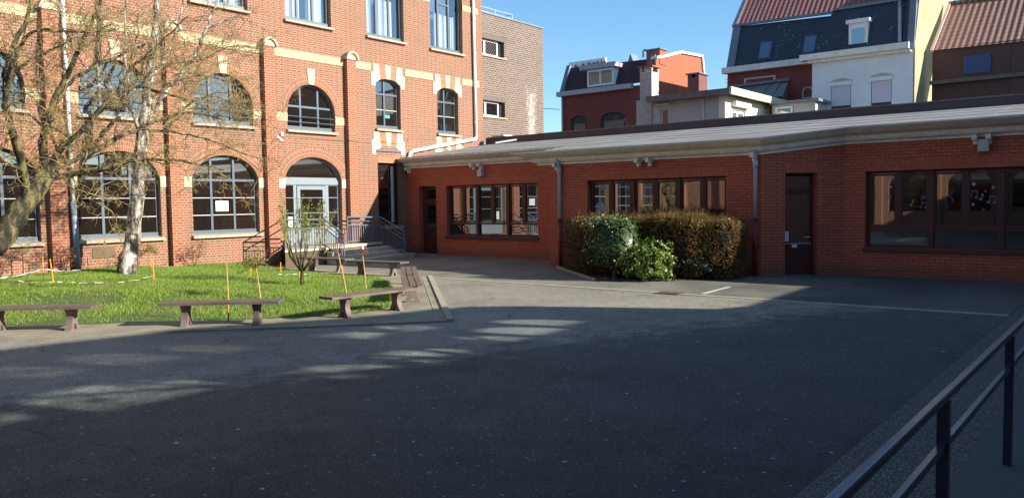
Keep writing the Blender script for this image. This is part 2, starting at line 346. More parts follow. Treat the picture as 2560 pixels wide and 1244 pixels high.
def grassmat():
    m = leafmat('grass_blade', [(.12, .21, .020), (.18, .31, .028), (.25, .38, .045), (.36, .42, .11)], .5, .35); t = m.node_tree
    rp = [n for n in t.nodes if n.type == 'VALTORGB'][0]; tgt = [l.to_socket for l in rp.outputs[0].links]
    c = mix(t, ramp(t, noise(t, .9, 5, .65), [(.5, (0, 0, 0)), (.7, (.7, .7, .7))]), rp.outputs[0], (.27, .27, .10))
    for s in tgt: t.links.new(c, s)
    return m
GRUT = grassmat()
def lawnmat():
    m, t, b = nodes('lawn_earth'); f = noise(t, 1.1, 5, .6)
    col = ramp(t, f, [(.4, (.05, .10, .012)), (.62, (.10, .13, .03)), (.75, (.13, .105, .055))])
    t.links.new(col, b.inputs['Base Color']); b.inputs['Roughness'].default_value = .95; bump(t, b, noise(t, 25, 5), 1, .03); return m
LAWN = lawnmat()
def rooftile(name, c1, c2, axis='y', w=.27):
    m, t, b = nodes(name); g = N(t, 'ShaderNodeNewGeometry'); s = N(t, 'ShaderNodeSeparateXYZ'); t.links.new(g.outputs['Position'], s.inputs[0])
    u = math_(t, 'FRACT', math_(t, 'DIVIDE', s.outputs[1], w)); v = math_(t, 'FRACT', math_(t, 'DIVIDE', s.outputs[2], w * .85))
    hu = math_(t, 'SINE', math_(t, 'MULTIPLY', u, math.pi)); hh = math_(t, 'ADD', hu, math_(t, 'MULTIPLY', math_(t, 'SUBTRACT', 1, v), .6))
    col = ramp(t, noise(t, 3, 4), [(.3, c1), (.7, c2)])
    dk = math_(t, 'MAXIMUM', math_(t, 'LESS_THAN', u, .16), math_(t, 'GREATER_THAN', v, .86))
    col = mix(t, math_(t, 'MULTIPLY', dk, .6), col, tuple(c * .3 for c in c1))
    t.links.new(col, b.inputs['Base Color']); b.inputs['Roughness'].default_value = .6; bump(t, b, hh, 1, .09); return m
TILER = rooftile('red_roof_tile', (.26, .085, .07), (.36, .12, .10))
TILEB = rooftile('brown_roof_tile', (.20, .10, .085), (.27, .14, .11))
def roofsheet():
    m, t, b = nodes('pale_roof_membrane'); v = wallvec(t)
    mp = N(t, 'ShaderNodeMapping'); mp.inputs['Scale'].default_value = (9, .45, 1); g = N(t, 'ShaderNodeNewGeometry')
    t.links.new(g.outputs['Position'], mp.inputs[0]); f = noise(t, 1.0, 5, .7, mp.outputs[0]); f2 = noise(t, .5, 4)
    col = ramp(t, math_(t, 'ADD', math_(t, 'MULTIPLY', f, .6), math_(t, 'MULTIPLY', f2, .4)), [(.3, (.15, .145, .135)), (.5, (.235, .23, .215)), (.7, (.36, .35, .33))])
    t.links.new(col, b.inputs['Base Color']); b.inputs['Roughness'].default_value = .75; bump(t, b, f, .4, .02); return m
ROOF = roofsheet()
def lichen():
    m, t, b = nodes('lichened_fascia'); f = noise(t, 9, 5, .75)
    col = ramp(t, f, [(.38, (.06, .06, .055)), (.5, (.22, .21, .19)), (.62, (.42, .41, .37))])
    t.links.new(col, b.inputs['Base Color']); b.inputs['Roughness'].default_value = .9; return m
LICH = lichen()
COPING = plain('brown_coping', (.16, .125, .115), .6, .2, 3)
COPINGD = plain('dark_brown_fascia', (.075, .055, .06), .6, .2, 3)
ZINCR = plain('zinc_roof', (.20, .25, .23), .5, .2, 2, spec=.5)
LEAD = plain('lead_verge', (.16, .19, .23), .6, .15, 4)
def bark(name, a, b_, c, sc=6, st=(1, 1, .35)):
    m, t, b = nodes(name); g = N(t, 'ShaderNodeNewGeometry'); mp = N(t, 'ShaderNodeMapping'); mp.inputs['Scale'].default_value = st
    t.links.new(g.outputs['Position'], mp.inputs[0]); f = noise(t, sc, 6, .7, mp.outputs[0])
    t.links.new(ramp(t, f, [(.42, a), (.5, b_), (.57, c)]), b.inputs['Base Color']); b.inputs['Roughness'].default_value = .85; bump(t, b, f, 1, .05); return m
BARK = bark('mossy_bark', (.012, .010, .006), (.045, .036, .018), (.15, .13, .045))
BIRCH = bark('birch_bark', (.03, .024, .018), (.17, .14, .11), (.50, .455, .39), 6, (1, 1, .30))
TWIG = leafmat('budding_twig', [(.17, .11, .05), (.26, .19, .085), (.36, .29, .12), (.21, .13, .065)], .7, 0)
TWIGB = leafmat('birch_twig', [(.10, .05, .035), (.16, .09, .06)], .7, 0)
CANE = plain('bamboo_cane', (.42, .28, .09), .6, .2, 8)
STAKE = plain('orange_stake', (.95, .32, .03), .5, .1, 5)
TAPE = plain('white_tape', (.80, .80, .80), .6, .08, 8)
PAPER = plain('paper', (.80, .79, .75), .8, .02)

# ============================================================ GROUND
GY = 23.4      # plane of the old school's courtyard front
def sheet(name, poly, z, mat, t=.0, kind='structure'):
    m = M().prism(poly, lambda u, v, d: (u, v, d), z, z - .05 - t)
    return tag(m.build(name, mat), kind=kind)
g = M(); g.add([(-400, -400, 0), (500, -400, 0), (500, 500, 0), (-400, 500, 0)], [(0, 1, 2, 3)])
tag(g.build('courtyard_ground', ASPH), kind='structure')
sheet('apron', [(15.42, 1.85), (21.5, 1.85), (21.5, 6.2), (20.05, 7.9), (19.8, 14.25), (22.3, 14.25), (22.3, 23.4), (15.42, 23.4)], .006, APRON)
# drainage channel set in the asphalt
sheet('drainage_channel', [(15.26, 1.85), (15.44, 1.85), (15.44, 16.2), (15.26, 15.2)], .010, CONC)
sheet('pebble_strip', [(-4, 1.05), (21.5, 1.05), (21.5, 1.82), (-4, 1.82)], .008, PEB)
sheet('ramp_landing', [(-4, -3.98), (21.4, -3.98), (21.4, 1.05), (-4, 1.05)], .012, RAMPC)
OUT = [(1.5, 17.2), (4.52, 13.88), (5.31, 13.03), (6.41, 12.12), (7.87, 10.74), (9.65, 9.23), (15.38, 15.4), (15.38, 20.9), (14.3, 22.5), (1.5, 22.5)]
sheet('bench_pavement', OUT, .03, BAND)
e = M(); a, b = Vector((9.65, 9.23, .02)), Vector((15.38, 15.4, .02)); n_ = Vector((b.y - a.y, -(b.x - a.x), 0)).normalized() * .06
e.bar(a + n_, b + n_, .12, .07); e.bar(a - n_ * 2.6, b - n_ * 2.6, .02, .034)
tag(e.build('pavement_edging', CONC), kind='structure')
LAWNP = [(1.6, 19.4), (4.97, 15.2), (5.76, 14.25), (6.63, 13.5), (7.97, 12.1), (8.6, 11.65), (9.2, 11.25), (9.9, 11.2), (10.47, 11.46), (12.5, 13.6), (13.9, 15.4), (14.3, 16.2), (14.35, 19.9), (14.9, 21.3), (14.9, GY), (1.6, GY)]
def seg_d(p, a, b):
    ax, ay = a; bx, by = b; t = ((p[0] - ax) * (bx - ax) + (p[1] - ay) * (by - ay)) / ((bx - ax) ** 2 + (by - ay) ** 2)
    t = max(0, min(1, t)); return math.hypot(p[0] - ax - t * (bx - ax), p[1] - ay - t * (by - ay))
def inside(p, poly):
    c = False; j = len(poly) - 1
    for i in range(len(poly)):
        if (poly[i][1] > p[1]) != (poly[j][1] > p[1]) and p[0] < (poly[j][0] - poly[i][0]) * (p[1] - poly[i][1]) / (poly[j][1] - poly[i][1]) + poly[i][0]: c = not c
        j = i
    return c
def lawnz(x, y):
    d = min(seg_d((x, y), LAWNP[i], LAWNP[i + 1]) for i in range(13))
    t = min(1, d / 4.5); t = t * t * (3 - 2 * t)
    return .035 + .24 * t + .03 * math.sin(x * 1.7) * math.sin(y * 1.3) * min(1, d)
# lawn surface: gridded polygon
def grid_poly(poly, zf, step):
    import bmesh
    bm = bmesh.new(); vs = [bm.verts.new((x, y, 0)) for x, y in poly]; bm.faces.new(vs)
    for k in range(2):
        lo = min(p[k] for p in poly); hi = max(p[k] for p in poly); c = lo + step
        while c < hi:
            co = [0, 0, 0]; no = [0, 0, 0]; co[k] = c; no[k] = 1
            bmesh.ops.bisect_plane(bm, geom=bm.verts[:] + bm.edges[:] + bm.faces[:], plane_co=co, plane_no=no); c += step
    for v in bm.verts: v.co.z = zf(v.co.x, v.co.y)
    me = bpy.data.meshes.new('lawn_ground'); bmesh.ops.recalc_face_normals(bm, faces=bm.faces)
    if sum(f.normal.z for f in bm.faces) < 0: bmesh.ops.reverse_faces(bm, faces=bm.faces)
    bm.to_mesh(me); bm.free(); me.polygons.foreach_set('use_smooth', [True] * len(me.polygons)); return me
me = grid_poly(LAWNP, lawnz, .45); me.materials.append(LAWN); o = bpy.data.objects.new('lawn_ground', me); COL.objects.link(o); tag(o, kind='structure')
BEDP = [(19.65, 14.1), (16.83, 10.95), (17.0, 10.2), (17.6, 9.4), (18.4, 8.75), (19.85, 8.15), (19.85, 14.1)]
sheet('planting_bed', BEDP, .03, SOIL)
e = M()
for p, q in ((BEDP[0], BEDP[1]),): e.bar((*p, .03), (*q, .03), .07, .06)
tag(e.build('bed_edging', CONC), kind='structure')
tag(M().bar((15.55, 7.42, .014), (17.1, 7.5, .014), .09, .006).build('painted_line', plain('worn_white_paint', (.42, .42, .38), .8, .3, 14)), kind='structure')
# iron drain grate
gr = thing('drain_grate', 'small rusty iron drain grate set in the courtyard channel in front of the hedge', 'drain', (15.3, 8.05, .012))
mm = M()
for i in range(9): mm.box(-.14, .14, -.26 + i * .06, -.235 + i * .06, 0, .012)
mm.box(-.16, -.13, -.28, .28, 0, .014); mm.box(.13, .16, -.28, .28, 0, .014)
mm.build('grating', plain('rusty_iron', (.10, .05, .03), .7, .3), gr)

# grass blades
rs = np.random.RandomState(3)
def grass():
    xs = rs.uniform(1.6, 15, 330000); ys = rs.uniform(11, GY, 330000)
    # thinner where the lawn is worn
    keep = []; 
    for x, y in zip(xs, ys):
        if y < 11.1 or x + y < 19 or not inside((x, y), LAWNP): continue
        worn = (math.sin(x * 1.9 + 1) + math.sin(y * 2.3 + x) + math.sin((x - y) * 1.1)) / 3
        front = max(0, 1 - seg_d((x, y), LAWNP[1], LAWNP[4]) / 2.2) * (1 if x < 7.6 else .35)
        if rnd.random() < front * (.8 + .6 * worn): continue
        if x < 8.6 and y < 19.5 and worn > .3 and rnd.random() < .8: continue
        keep.append((x, y, lawnz(x, y)))
    P = np.array(keep); n = len(P); a = rs.uniform(0, 2 * math.pi, n); h = rs.uniform(.02, .065, n) * (1 + .5 * np.sin(P[:, 0] * 3) * np.sin(P[:, 1] * 2.2))
    wd = rs.uniform(.004, .008, n); lean = rs.normal(0, .035, (n, 2)); dx, dy = np.cos(a) * wd, np.sin(a) * wd
    V = np.zeros((n, 3, 3)); V[:, 0] = P + np.stack([dx, dy, -0.01 * np.ones(n)], 1); V[:, 1] = P - np.stack([dx, dy, .01 * np.ones(n)], 1)
    V[:, 2] = P + np.stack([lean[:, 0], lean[:, 1], h], 1)
    m = M().bulk(V.reshape(-1, 3), np.arange(n * 3).reshape(-1, 3)); return m
tag(grass().build('lawn_grass', GRUT), kind='stuff')

# ============================================================ OLD BRICK SCHOOL (sunlit front)
def arch(u0, u1, v0, vs, vt, n=18, ins=0.):
    u0 += ins; u1 -= ins; v0 += ins; vt -= ins; c = (u0 + u1) / 2; a = (u1 - u0) / 2; b = vt - vs
    p = [(u0, v0), (u1, v0)]
    for i in range(n + 1):
        t = math.pi * i / n; p.append((c + a * math.cos(t), vs + b * math.sin(t)))
    return p
def archh(u, u0, u1, vs, vt):
    c = (u0 + u1) / 2; a = (u1 - u0) / 2; k = 1 - ((u - c) / a) ** 2
    return vs + (vt - vs) * math.sqrt(max(0, k))
school = thing('old_brick_school', 'tall sunlit old orange brick school building with arched windows and cream bands', 'school building', (16, GY, 0))
school.matrix_world = Matrix.Translation((0, 0, 0))
MF = lambda u, v, d: (u, GY + d, v)
def fr(u0, u1, v0, v1): return [(u0, v0), (u1, v0), (u1, v1), (u0, v1)]
GW = [(-10.5, -8.1), (-7.1, -4.7), (-3.7, -1.3), (-.35, 2.0), (3.0, 5.3), (6.35, 8.74), (9.72, 12.1), (13.12, 15.5)]
UW = [(-10.3, -8.2), (-6.9, -4.8), (-3.5, -1.5), (-.1, 1.9), (3.25, 5.25), (6.45, 8.5), (9.85, 11.95), (13.25, 15.37), (16.72, 18.78)]
SW = [(20.77, 22.05), (24.14, 25.42)]
TW = [(-10.3, -8.3), (-6.9, -4.9), (-3.5, -1.5), (-.1, 1.9), (3.2, 5.2), (6.4, 8.4), (9.85, 11.85), (13.28, 15.3), (16.75, 18.72), (20.4, 22.32), (23.8, 25.78)]
holes = [arch(a, b, 1.13, 2.80, 3.66) for a, b in GW] + [arch(16.55, 19.0, .58, 2.86, 3.72)]
holes += [arch(a, b, 4.66, 5.25, 6.27) for a, b in UW] + [arch(a, b, 4.95, 6.6, 6.86) for a, b in SW]
holes += [fr(a, b, 8.42, 11.2) for a, b in TW] + [fr(20.78, 21.95, 1.2, 3.62)]
M().prism(fr(-12.0, 27.05, -.1, 12.4), MF, 0, .32, holes).build('wall', BR, school)
# return wall round the corner and roof
b_ = M().box(26.7, 27.05, GY + .32, 34, 0, 12.4); b_.build('side_wall', BR, school)
b_ = M(); b_.add([(-12, GY - .35, 12.4), (27.4, GY - .35, 12.4), (27.4, 29, 15.4), (-12, 29, 15.4), (-12, 34.5, 12.4), (27.4, 34.5, 12.4)], [(0, 1, 2, 3), (3, 2, 5, 4), (0, 3, 4), (1, 5, 2), (0, 4, 5, 1)]); b_.build('roof', TILER, school)
M().box(-12, 26.7, GY + 1.1, GY + 1.2, 0, 12.3).build('inner_wall', ROOMD, school)
def ringmesh(u0, u1, vs, vt, wd, name, d=-.012, n=34, gap=None):
    m = M(); uvs = []; c = (u0 + u1) / 2; a = (u1 - u0) / 2; b = vt - vs; s = 0; last = None; o = 0
    for i in range(n + 1):
        t = math.pi * i / n; p = Vector((c + a * math.cos(t), vs + b * math.sin(t))); nn = Vector((math.cos(t) / a, math.sin(t) / b)).normalized()
        q = p + nn * wd
        if last is not None: s += (p - last).length * (1 + wd / 2)
        last = p
        for pt, dd, r in ((p, d, 0), (q, d, wd), (p, .05, -.05), (q, .05, wd + .05)): m.v.append(MF(pt.x, pt.y, dd)); uvs.append((r + .004, s))
        if i:
            k = i * 4; j = k - 4
            if gap and gap[0] < c + a * math.cos(math.pi * (i - .5) / n) < gap[1]: continue
            m.f += [(j, k, k + 1, j + 1), (j, j + 2, k + 2, k), (j + 1, k + 1, k + 3, j + 3)]
    return m.build(name, BRARCH, school, uvs=uvs)
for a, b in GW: ringmesh(a, b, 2.80, 3.66, .40, 'arch_ring')
ringmesh(16.55, 19.0, 2.86, 3.72, .40, 'arch_ring')
for a, b in UW: ringmesh(a, b, 5.25, 6.27, .29, 'arch_ring')
# cream keystones and impost blocks, yellow bands
for a, b in UW:
    c = (a + b) / 2; M().prism([(c - .11, 6.27), (c + .11, 6.27), (c + .17, 6.82), (c - .17, 6.82)], MF, -.035, .06).build('keystone', STONE, school)
PIL = [-11.4, -7.95, -4.5, -1.15, 2.2, 5.45, 8.93, 12.33, 15.73, 19.24]
def blocks(x0, x1, z0, z1, mat, name): M().box(x0, x1, GY - .02, GY + .05, z0, z1).build(name, mat, school)
for (a, b), l, r in zip(UW, [p + .42 for p in PIL[:-1]], PIL[1:]):
    blocks(l, a - .004, 4.93, 5.20, YEL, 'yellow_impost'); blocks(b + .004, r, 4.93, 5.20, YEL, 'yellow_impost')
for (a, b), l, r in zip(GW + [(16.55, 19.0)], [p + .42 for p in PIL[:-1]], PIL[1:]):
    blocks(max(l, a - .26), a - .004, 2.62, 2.95, STONE, 'impost_block'); blocks(b + .004, min(r, b + .26), 2.62, 2.95, STONE, 'impost_block')
edges = [-12.0] + [x for p in PIL for x in (p, p + .42)] + [20.55]
for i in range(0, len(edges), 2): blocks(edges[i], edges[i + 1], 7.10, 7.37, YEL, 'yellow_band')
blocks(22.31, 23.9, 7.10, 7.37, YEL, 'yellow_band'); blocks(25.68, 26.8, 7.10, 7.37, YEL, 'yellow_band')
for a, b in [(-12, -10.3)] + [(TW[i][1], TW[i + 1][0]) for i in range(len(TW) - 1)] + [(25.78, 26.8)]: blocks(a, b, 10.25, 10.5, YEL, 'yellow_band')
# pilasters
for p in PIL:
    o = M().box(p, p + .42, GY - .2, GY + .01, -.1, 7.34).build('pilaster', BRP, school)
    c = p + .21; n = 14
    half = [(c + .30 * math.cos(math.pi * i / n), 7.34 + .30 * math.sin(math.pi * i / n)) for i in range(n + 1)]
    inn = [(c + .22 * math.cos(math.pi * i / n), 7.34 + .22 * math.sin(math.pi * i / n)) for i in range(n + 1)]
    M().prism(half + inn[::-1], MF, -.30, .0).build('cap_moulding', SILL, o)
    M().prism(inn, MF, -.235, .0).build('pilaster_cap', STONE, o)
# flat-arch lintels of cream stone with brick between
BRV = brick('lintel_brick', (.44, .14, .07), (.34, .12, .07), MORT, w=.085, h=.24, squash=1, offset=.0, dirt=.05)
def lintel(cx, z, zt=7.38):
    k = .64
    for s in (-1, 1):
        pl = [(cx + s * .87, z - .22), (cx + s * .66, z - .22), (cx + s * .66, z - .10), (cx + s * .40, z + .06), (cx + s * .47, zt), (cx + s * .76, zt), (cx + s * .76, zt - .30), (cx + s * .87, zt - .34)]
        M().prism(pl if s > 0 else pl[::-1], MF, -.02, .04).build('lintel_stone', STONE, school)
        pl = [(cx + s * .40, z + .065), (cx + s * .11, z + .10), (cx + s * .16, zt), (cx + s * .465, zt)]
        M().prism(pl if s > 0 else pl[::-1], MF, -.010, .04).build('lintel_bricks', BRV, school)
    M().prism([(cx - .105, z + .10), (cx + .105, z + .10), (cx + .155, zt + .01), (cx - .155, zt + .01)], MF, -.025, .04).build('keystone', STONE, school)
lintel(21.41, 6.76); lintel(24.78, 6.76); lintel(21.36, 4.16, 4.80); lintel(24.80, 4.16, 4.80)
M().box(20.72, 22.0, GY - .05, GY + .02, 4.06, 4.13).build('iron_lintel', METAL, school)
BRV2 = brick('soldier_brick', (.46, .16, .08), (.40, .15, .08), MORT, w=.085, h=.26, squash=1, offset=.0, dirt=.0)
M().box(20.78, 21.95, GY - .006, GY + .05, 3.62, 3.86).build('soldier_course', BRV2, school)
# sills
def sill(x0, x1, z, par, h=.11, pr=.12, mat=SILL, nm='sill'):
    m = M(); y0 = GY - pr
    m.add([(x0, y0, z - h), (x1, y0, z - h), (x1, GY + .2, z - h), (x0, GY + .2, z - h), (x0, y0, z - .03), (x1, y0, z - .03), (x1, GY + .2, z + .03), (x0, GY + .2, z + .03)],
          [(0, 3, 2, 1), (4, 5, 6, 7), (0, 1, 5, 4), (1, 2, 6, 5), (2, 3, 7, 6), (3, 0, 4, 7)]); return m.build(nm, mat, par)
FD = .17   # depth of the frames behind the wall face
def window(shape, u0, u1, v0, vs, vt, mull, trans, bars, frame=FRAME, gl=GLASS, fw_=.07, mw=.075, sillz=None, bw=.022):
    out = arch(u0 + .004, u1 - .004, v0 + .004, vs, vt - .004) if shape == 'arch' else fr(u0 + .004, u1 - .004, v0 + .004, vt - .004)
    inn = arch(u0, u1, v0, vs, vt, ins=fw_) if shape == 'arch' else fr(u0 + fw_, u1 - fw_, v0 + fw_, vt - fw_)
    top = lambda u: (archh(u, u0 + fw_, u1 - fw_, vs, vt - fw_) if shape == 'arch' else vt - fw_)
    m = M().prism(out, MF, FD, FD + .07, [inn]); y0 = GY + FD - .012; y1 = GY + FD + .06
    m.box(u0 + .02, u1 - .02, y0 - .02, y1, v0 + .01, v0 + .13)
    for u in mull: m.box(u - mw / 2, u + mw / 2, y0, y1, v0 + .05, top(u) + .01)
    for z in trans:
        e_ = fw_ * .6 if z <= vs else (u1 - u0) / 2 * (1 - math.sqrt(max(0, 1 - ((z - vs) / (vt - vs)) ** 2))) + fw_ * .5
        m.box(u0 + e_, u1 - e_, y0 - .006, y1 - .004, z - mw / 2, z + mw / 2)
    wdw = m.build('window', frame, school)
    if bars:
        m = M()
        for z in bars: m.box(u0 + fw_, u1 - fw_, y0 + .004, y1 - .01, z - bw / 2, z + bw / 2)
        m.build('glazing_bar', OFFW, wdw)
    M().prism(inn if shape != 'arch' else arch(u0, u1, v0, vs, vt, ins=fw_ * .8), MF, FD + .035, FD + .045).build('pane', gl, wdw)
    if sillz: sill(u0 - .06, u1 + .06, v0, wdw)
    return wdw
for a, b in GW: wd_ = window('arch', a, b, 1.13, 2.80, 3.66, [a + .74, a + 1.55], [2.86], [2.29, 1.74], sillz=1); gwl = wd_
M().box(14.02, 14.47, GY + FD + .02, GY + FD + .032, 1.86, 2.19).build('paper_sheet', PAPER, gwl)
for i, (a, b) in enumerate(UW):
    wd_ = window('arch', a, b, 4.66, 5.25, 6.27, [a + .66, a + 1.42], [5.48], [], sillz=1)
    m = M()
    for z in (4.93, 5.12): m.tube([(a, GY + .05, z), (b, GY + .05, z)], .016, 6)
    m.build('window_rail', FRAME, wd_)
    if i == 7: M().box(a + .03, a + .2, GY + FD, GY + FD + .03, 5.1, 5.3).build('blue_sticker', plain('blue_sticker', (.03, .35, .45), .5), wd_)
for i, (a, b) in enumerate(SW):
    wd_ = window('arch', a, b, 4.95, 6.6, 6.86, [(a + b) / 2 - .08], [6.28], [5.68], sillz=1, fw_=.07)
    if i == 0: M().box(a + .62, a + .86, GY + FD + .015, GY + FD + .03, 5.38, 5.50).build('blue_sticker', MATS['blue_sticker'], wd_)
for i, (a, b) in enumerate(TW):
    wd_ = window('rect', a, b, 8.42, 0, 11.2, [a + .62, a + 1.28], [10.35], [], gl=GLASST, sillz=1)
    m = M(); k = 60; pts = [(a + .1 + (b - a - .2) * j / k, GY + .42 + .045 * math.sin(j * 1.35 + i) + .02 * math.sin(j * .6)) for j in range(k + 1)]
    for j in range(k):
        if (j // 9 + i) % 4 == 3: continue
        (x0, y0), (x1, y1) = pts[j], pts[j + 1]; o_ = len(m.v); m.v += [(x0, y0, 8.45), (x1, y1, 8.45), (x1, y1, 10.0), (x0, y0, 10.0)]; m.f.append((o_, o_ + 1, o_ + 2, o_ + 3))
    m.build('curtain', CURT, wd_, fix=False)
    M().box(a, b, GY + .75, GY + .8, 8.3, 11.2).build('room_backing', plain('blue_grey_room', (.10, .13, .17), .9) if i == 0 else MATS['blue_grey_room'], wd_)
wd_ = window('rect', 20.78, 21.95, 1.2, 0, 3.62, [21.66], [3.03], [], frame=BROWNF, fw_=.05)
M().box(21.57, 21.70, GY + FD - .04, GY + FD - .015, 1.3, 3.5).build('pale_post', OFFW, wd_)
M().box(20.9, 22.02, GY - .14, GY + .17, 1.04, 1.18).build('sill', SILL, wd_)
# glazed entrance: fan light, two side lights, door
m = M(); U0, U1 = 16.55, 19.0
m.prism(arch(U0 + .004, U1 - .004, .6, 2.86, 3.716), MF, FD, FD + .08, [arch(U0, U1, 2.93, 2.87, 3.72, ins=.07)[0:], fr(U0 + .07, 17.0, 1.2, 2.72), fr(18.52, U1 - .07, 1.2, 2.72), fr(17.12, 18.4, .66, 2.72)])
m.box(U0 + .02, U1 - .02, GY + FD - .03, GY + FD + .05, 2.75, 2.91)
dw_ = m.build('entrance_frame', FRAMEL, school)
M().prism(arch(U0, U1, 2.9, 2.87, 3.72, ins=.05), MF, FD + .04, FD + .05).prism(fr(U0 + .05, 17.02, 1.18, 2.74), MF, FD + .04, FD + .05).prism(fr(18.5, U1 - .05, 1.18, 2.74), MF, FD + .04, FD + .05).build('pane', GLASS, dw_)
for z in (2.28, 1.74):
    for a, b in ((U0 + .07, 17.0), (18.52, U1 - .07)): M().box(a, b, GY + FD, GY + FD + .04, z - .012, z + .012).build('glazing_bar', FRAMEL, dw_)
M().box(16.76, 16.95, GY + FD + .02, GY + FD + .034, 1.25, 1.62).build('green_notice', plain('green_notice', (.62, .75, .62), .8, .1), dw_)
m = M().prism(fr(17.14, 18.38, .66, 2.70), MF, FD - .02, FD + .05, [fr(17.27, 18.25, 1.22, 2.57)]); dr = m.build('door', FRAMEL, school)
M().prism(fr(17.25, 18.27, 1.2, 2.59), MF, FD + .01, FD + .02).build('pane', GLASS, dr)
for z in (2.28, 1.74): M().box(17.27, 18.25, GY + FD - .015, GY + FD + .03, z - .012, z + .012).build('glazing_bar', FRAMEL, dr)
M().box(17.19, 17.23, GY + FD - .08, GY + FD - .02, 1.4, 1.9).build('door_handle', METAL, dr)
# pipes, wires, hatch, camera
m = M(); m.tube([(9.55, GY - .10, 2.2), (9.52, GY - .10, 6), (9.50, GY - .10, 12.3)], .055, 10); m.build('drainpipe', PIPEW, school, smooth=True)
m = M(); m.tube([(9.60, GY - .11, .1), (9.57, GY - .11, 1.2), (9.55, GY - .10, 2.2)], .075, 10)
for z in (.9, 1.6): m.tube([(9.57, GY - .10, z), (9.57, GY - .10, z + .05)], .085, 10)
m.build('drainpipe_base', ZINC, school, smooth=True)
m = M(); m.tube([(26.45, GY - .10, 4.80), (26.42, GY - .10, 8), (26.38, GY - .10, 12.3)], .065, 10)
for z in (5.5, 7.0, 8.5, 10): m.tube([(26.44, GY - .10, z), (26.44, GY - .10, z + .05)], .08, 10)
m.build('drainpipe', PIPEW, school, smooth=True)
m = M(); m.tube([(26.45, GY - .10, 4.86), (26.3, GY - .12, 4.80), (22.6, GY - .12, 4.14), (22.42, GY - .12, 4.05), (22.36, GY - .12, 3.9), (22.36, GY - .14, 3.72)], .075, 10)
for x in (23.2, 24.5, 25.6): m.tube([(x, GY - .12, 4.13 + (x - 22.6) * .178), (x + .06, GY - .12, 4.14 + (x - 22.6) * .178)], .09, 10)
m.build('sloping_drainpipe', PIPEW, school, smooth=True)
m = M(); m.tube([(14.5, GY - .01, 4.42), (16.4, GY - .012, 4.40), (19.2, GY - .012, 4.36), (19.24, GY - .22, 4.36), (19.66, GY - .22, 4.355), (19.68, GY - .012, 4.35), (20.7, GY - .012, 4.36), (20.9, GY - .03, 4.45), (21.6, GY - .03, 4.38), (22.2, GY - .03, 4.42)], .009, 5)
m.tube([(22.25, GY - .012, 4.2), (22.4, GY - .012, 4.62), (24.0, GY - .012, 4.66), (26.3, GY - .012, 4.84)], .009, 5)
m.build('wall_cable', plain('grey_cable', (.2, .15, .12), .7), school)
M().box(16.40, 16.50, GY - .07, GY, 4.40, 4.52).build('junction_box', WHITE, school)
m = M(); m.tube([(16.2, GY - .02, 4.33), (16.2, GY - .16, 4.33)], .05, 8); m.tube([(16.22, GY - .13, 4.33), (16.30, GY - .26, 4.18)], .055, 10)
cc = m.build('security_camera', WHITE, school, smooth=False); M().tube([(16.30, GY - .262, 4.178), (16.303, GY - .267, 4.172)], .04, 10).build('lens', METAL, cc)
M().box(10.04, 10.66, GY - .02, GY + .02, .60, .90).build('vent_hatch', plain('brown_hatch', (.12, .085, .035), .7, .15), school)

# ---- entrance steps and landing
steps = thing('entrance_steps', 'pale stone landing and steps under the blue-grey entrance door', 'steps', (18, 22, 0)); steps.matrix_world = Matrix()
LA, LB = Vector((16.95, 21.75)), Vector((20.55, 22.95)); dn = Vector((LB.y - LA.y, -(LB.x - LA.x))).normalized()
XY = lambda u, v, d: (u, v, d)
m = M().prism([(15.3, 21.75), (16.95, 21.75), (20.55, 22.95), (20.9, GY - .003), (16.45, GY - .003)], XY, .50, .58); m.build('landing_slab', CONCS, steps)
M().prism([(15.34, 21.80), (16.94, 21.80), (20.5, 23.0), (20.8, GY - .006), (16.5, GY - .006)], XY, 0, .50).build('landing_base', plain('landing_render', (.10, .075, .045), .9, .25, 3), steps)
for i in range(1, 4):
    zt = .58 - .145 * i; o0 = .0; o1 = .33 * i
    p = [LA + Vector((.0, 0)), LA + Vector((-.02, -o1 * 1.0)), LB + dn * (o1 * .95) + Vector((.18 * i, 0)), LB + Vector((.2 * i, .42)), LB + Vector((0, .40))]
    pl = [tuple(q) for q in p]
    M().prism(pl, XY, 0 if i == 3 else zt - .145, zt).build('step', CONCS, steps)
rail = thing('entrance_railing', 'dark metal railing with thin balusters round the entrance landing, left of the steps', 'railing', (16, 21.8, .58), group='railings beside the entrance steps'); rail.matrix_world = Matrix()
rail2 = thing('entrance_railing', 'dark metal railing with sunlit balusters along the wall, right of the entrance door', 'railing', (19.5, 22.9, .58), group='railings beside the entrance steps'); rail2.matrix_world = Matrix()
def railing(par, pts, tops, bots, n):
    """pts: plan points; tops/bots heights of the handrail and of the foot bar"""
    hr = M(); ba = M(); po = M()
    for i in range(len(pts) - 1):
        a, b = Vector((*pts[i], 0)), Vector((*pts[i + 1], 0)); za, zb, fa, fb = tops[i], tops[i + 1], bots[i], bots[i + 1]
        hr.tube([a + Vector((0, 0, za)), b + Vector((0, 0, zb))], .03, 8)
        hr.tube([a + Vector((0, 0, za - .15)), b + Vector((0, 0, zb - .15))], .016, 6)
        for off in (.29,): hr.bar(a + Vector((0, 0, za - off)), b + Vector((0, 0, zb - off)), .02, .035)
        hr.bar(a + Vector((0, 0, fa)), b + Vector((0, 0, fb)), .02, .035)
        for k in range(1, n[i]):
            t = k / n[i]; p = a.lerp(b, t); z0 = fa + (fb - fa) * t; z1 = za + (zb - za) * t - .29
            ba.bar(p + Vector((0, 0, z0)), p + Vector((0, 0, z1)), .024)
    for p, zt, zb in zip(pts, tops, bots): M().bar((*p, zb - .09), (*p, zt), .035).build('post', METAL, par)
    hr.build('handrail', METAL, par); ba.build('balusters', METAL, par)
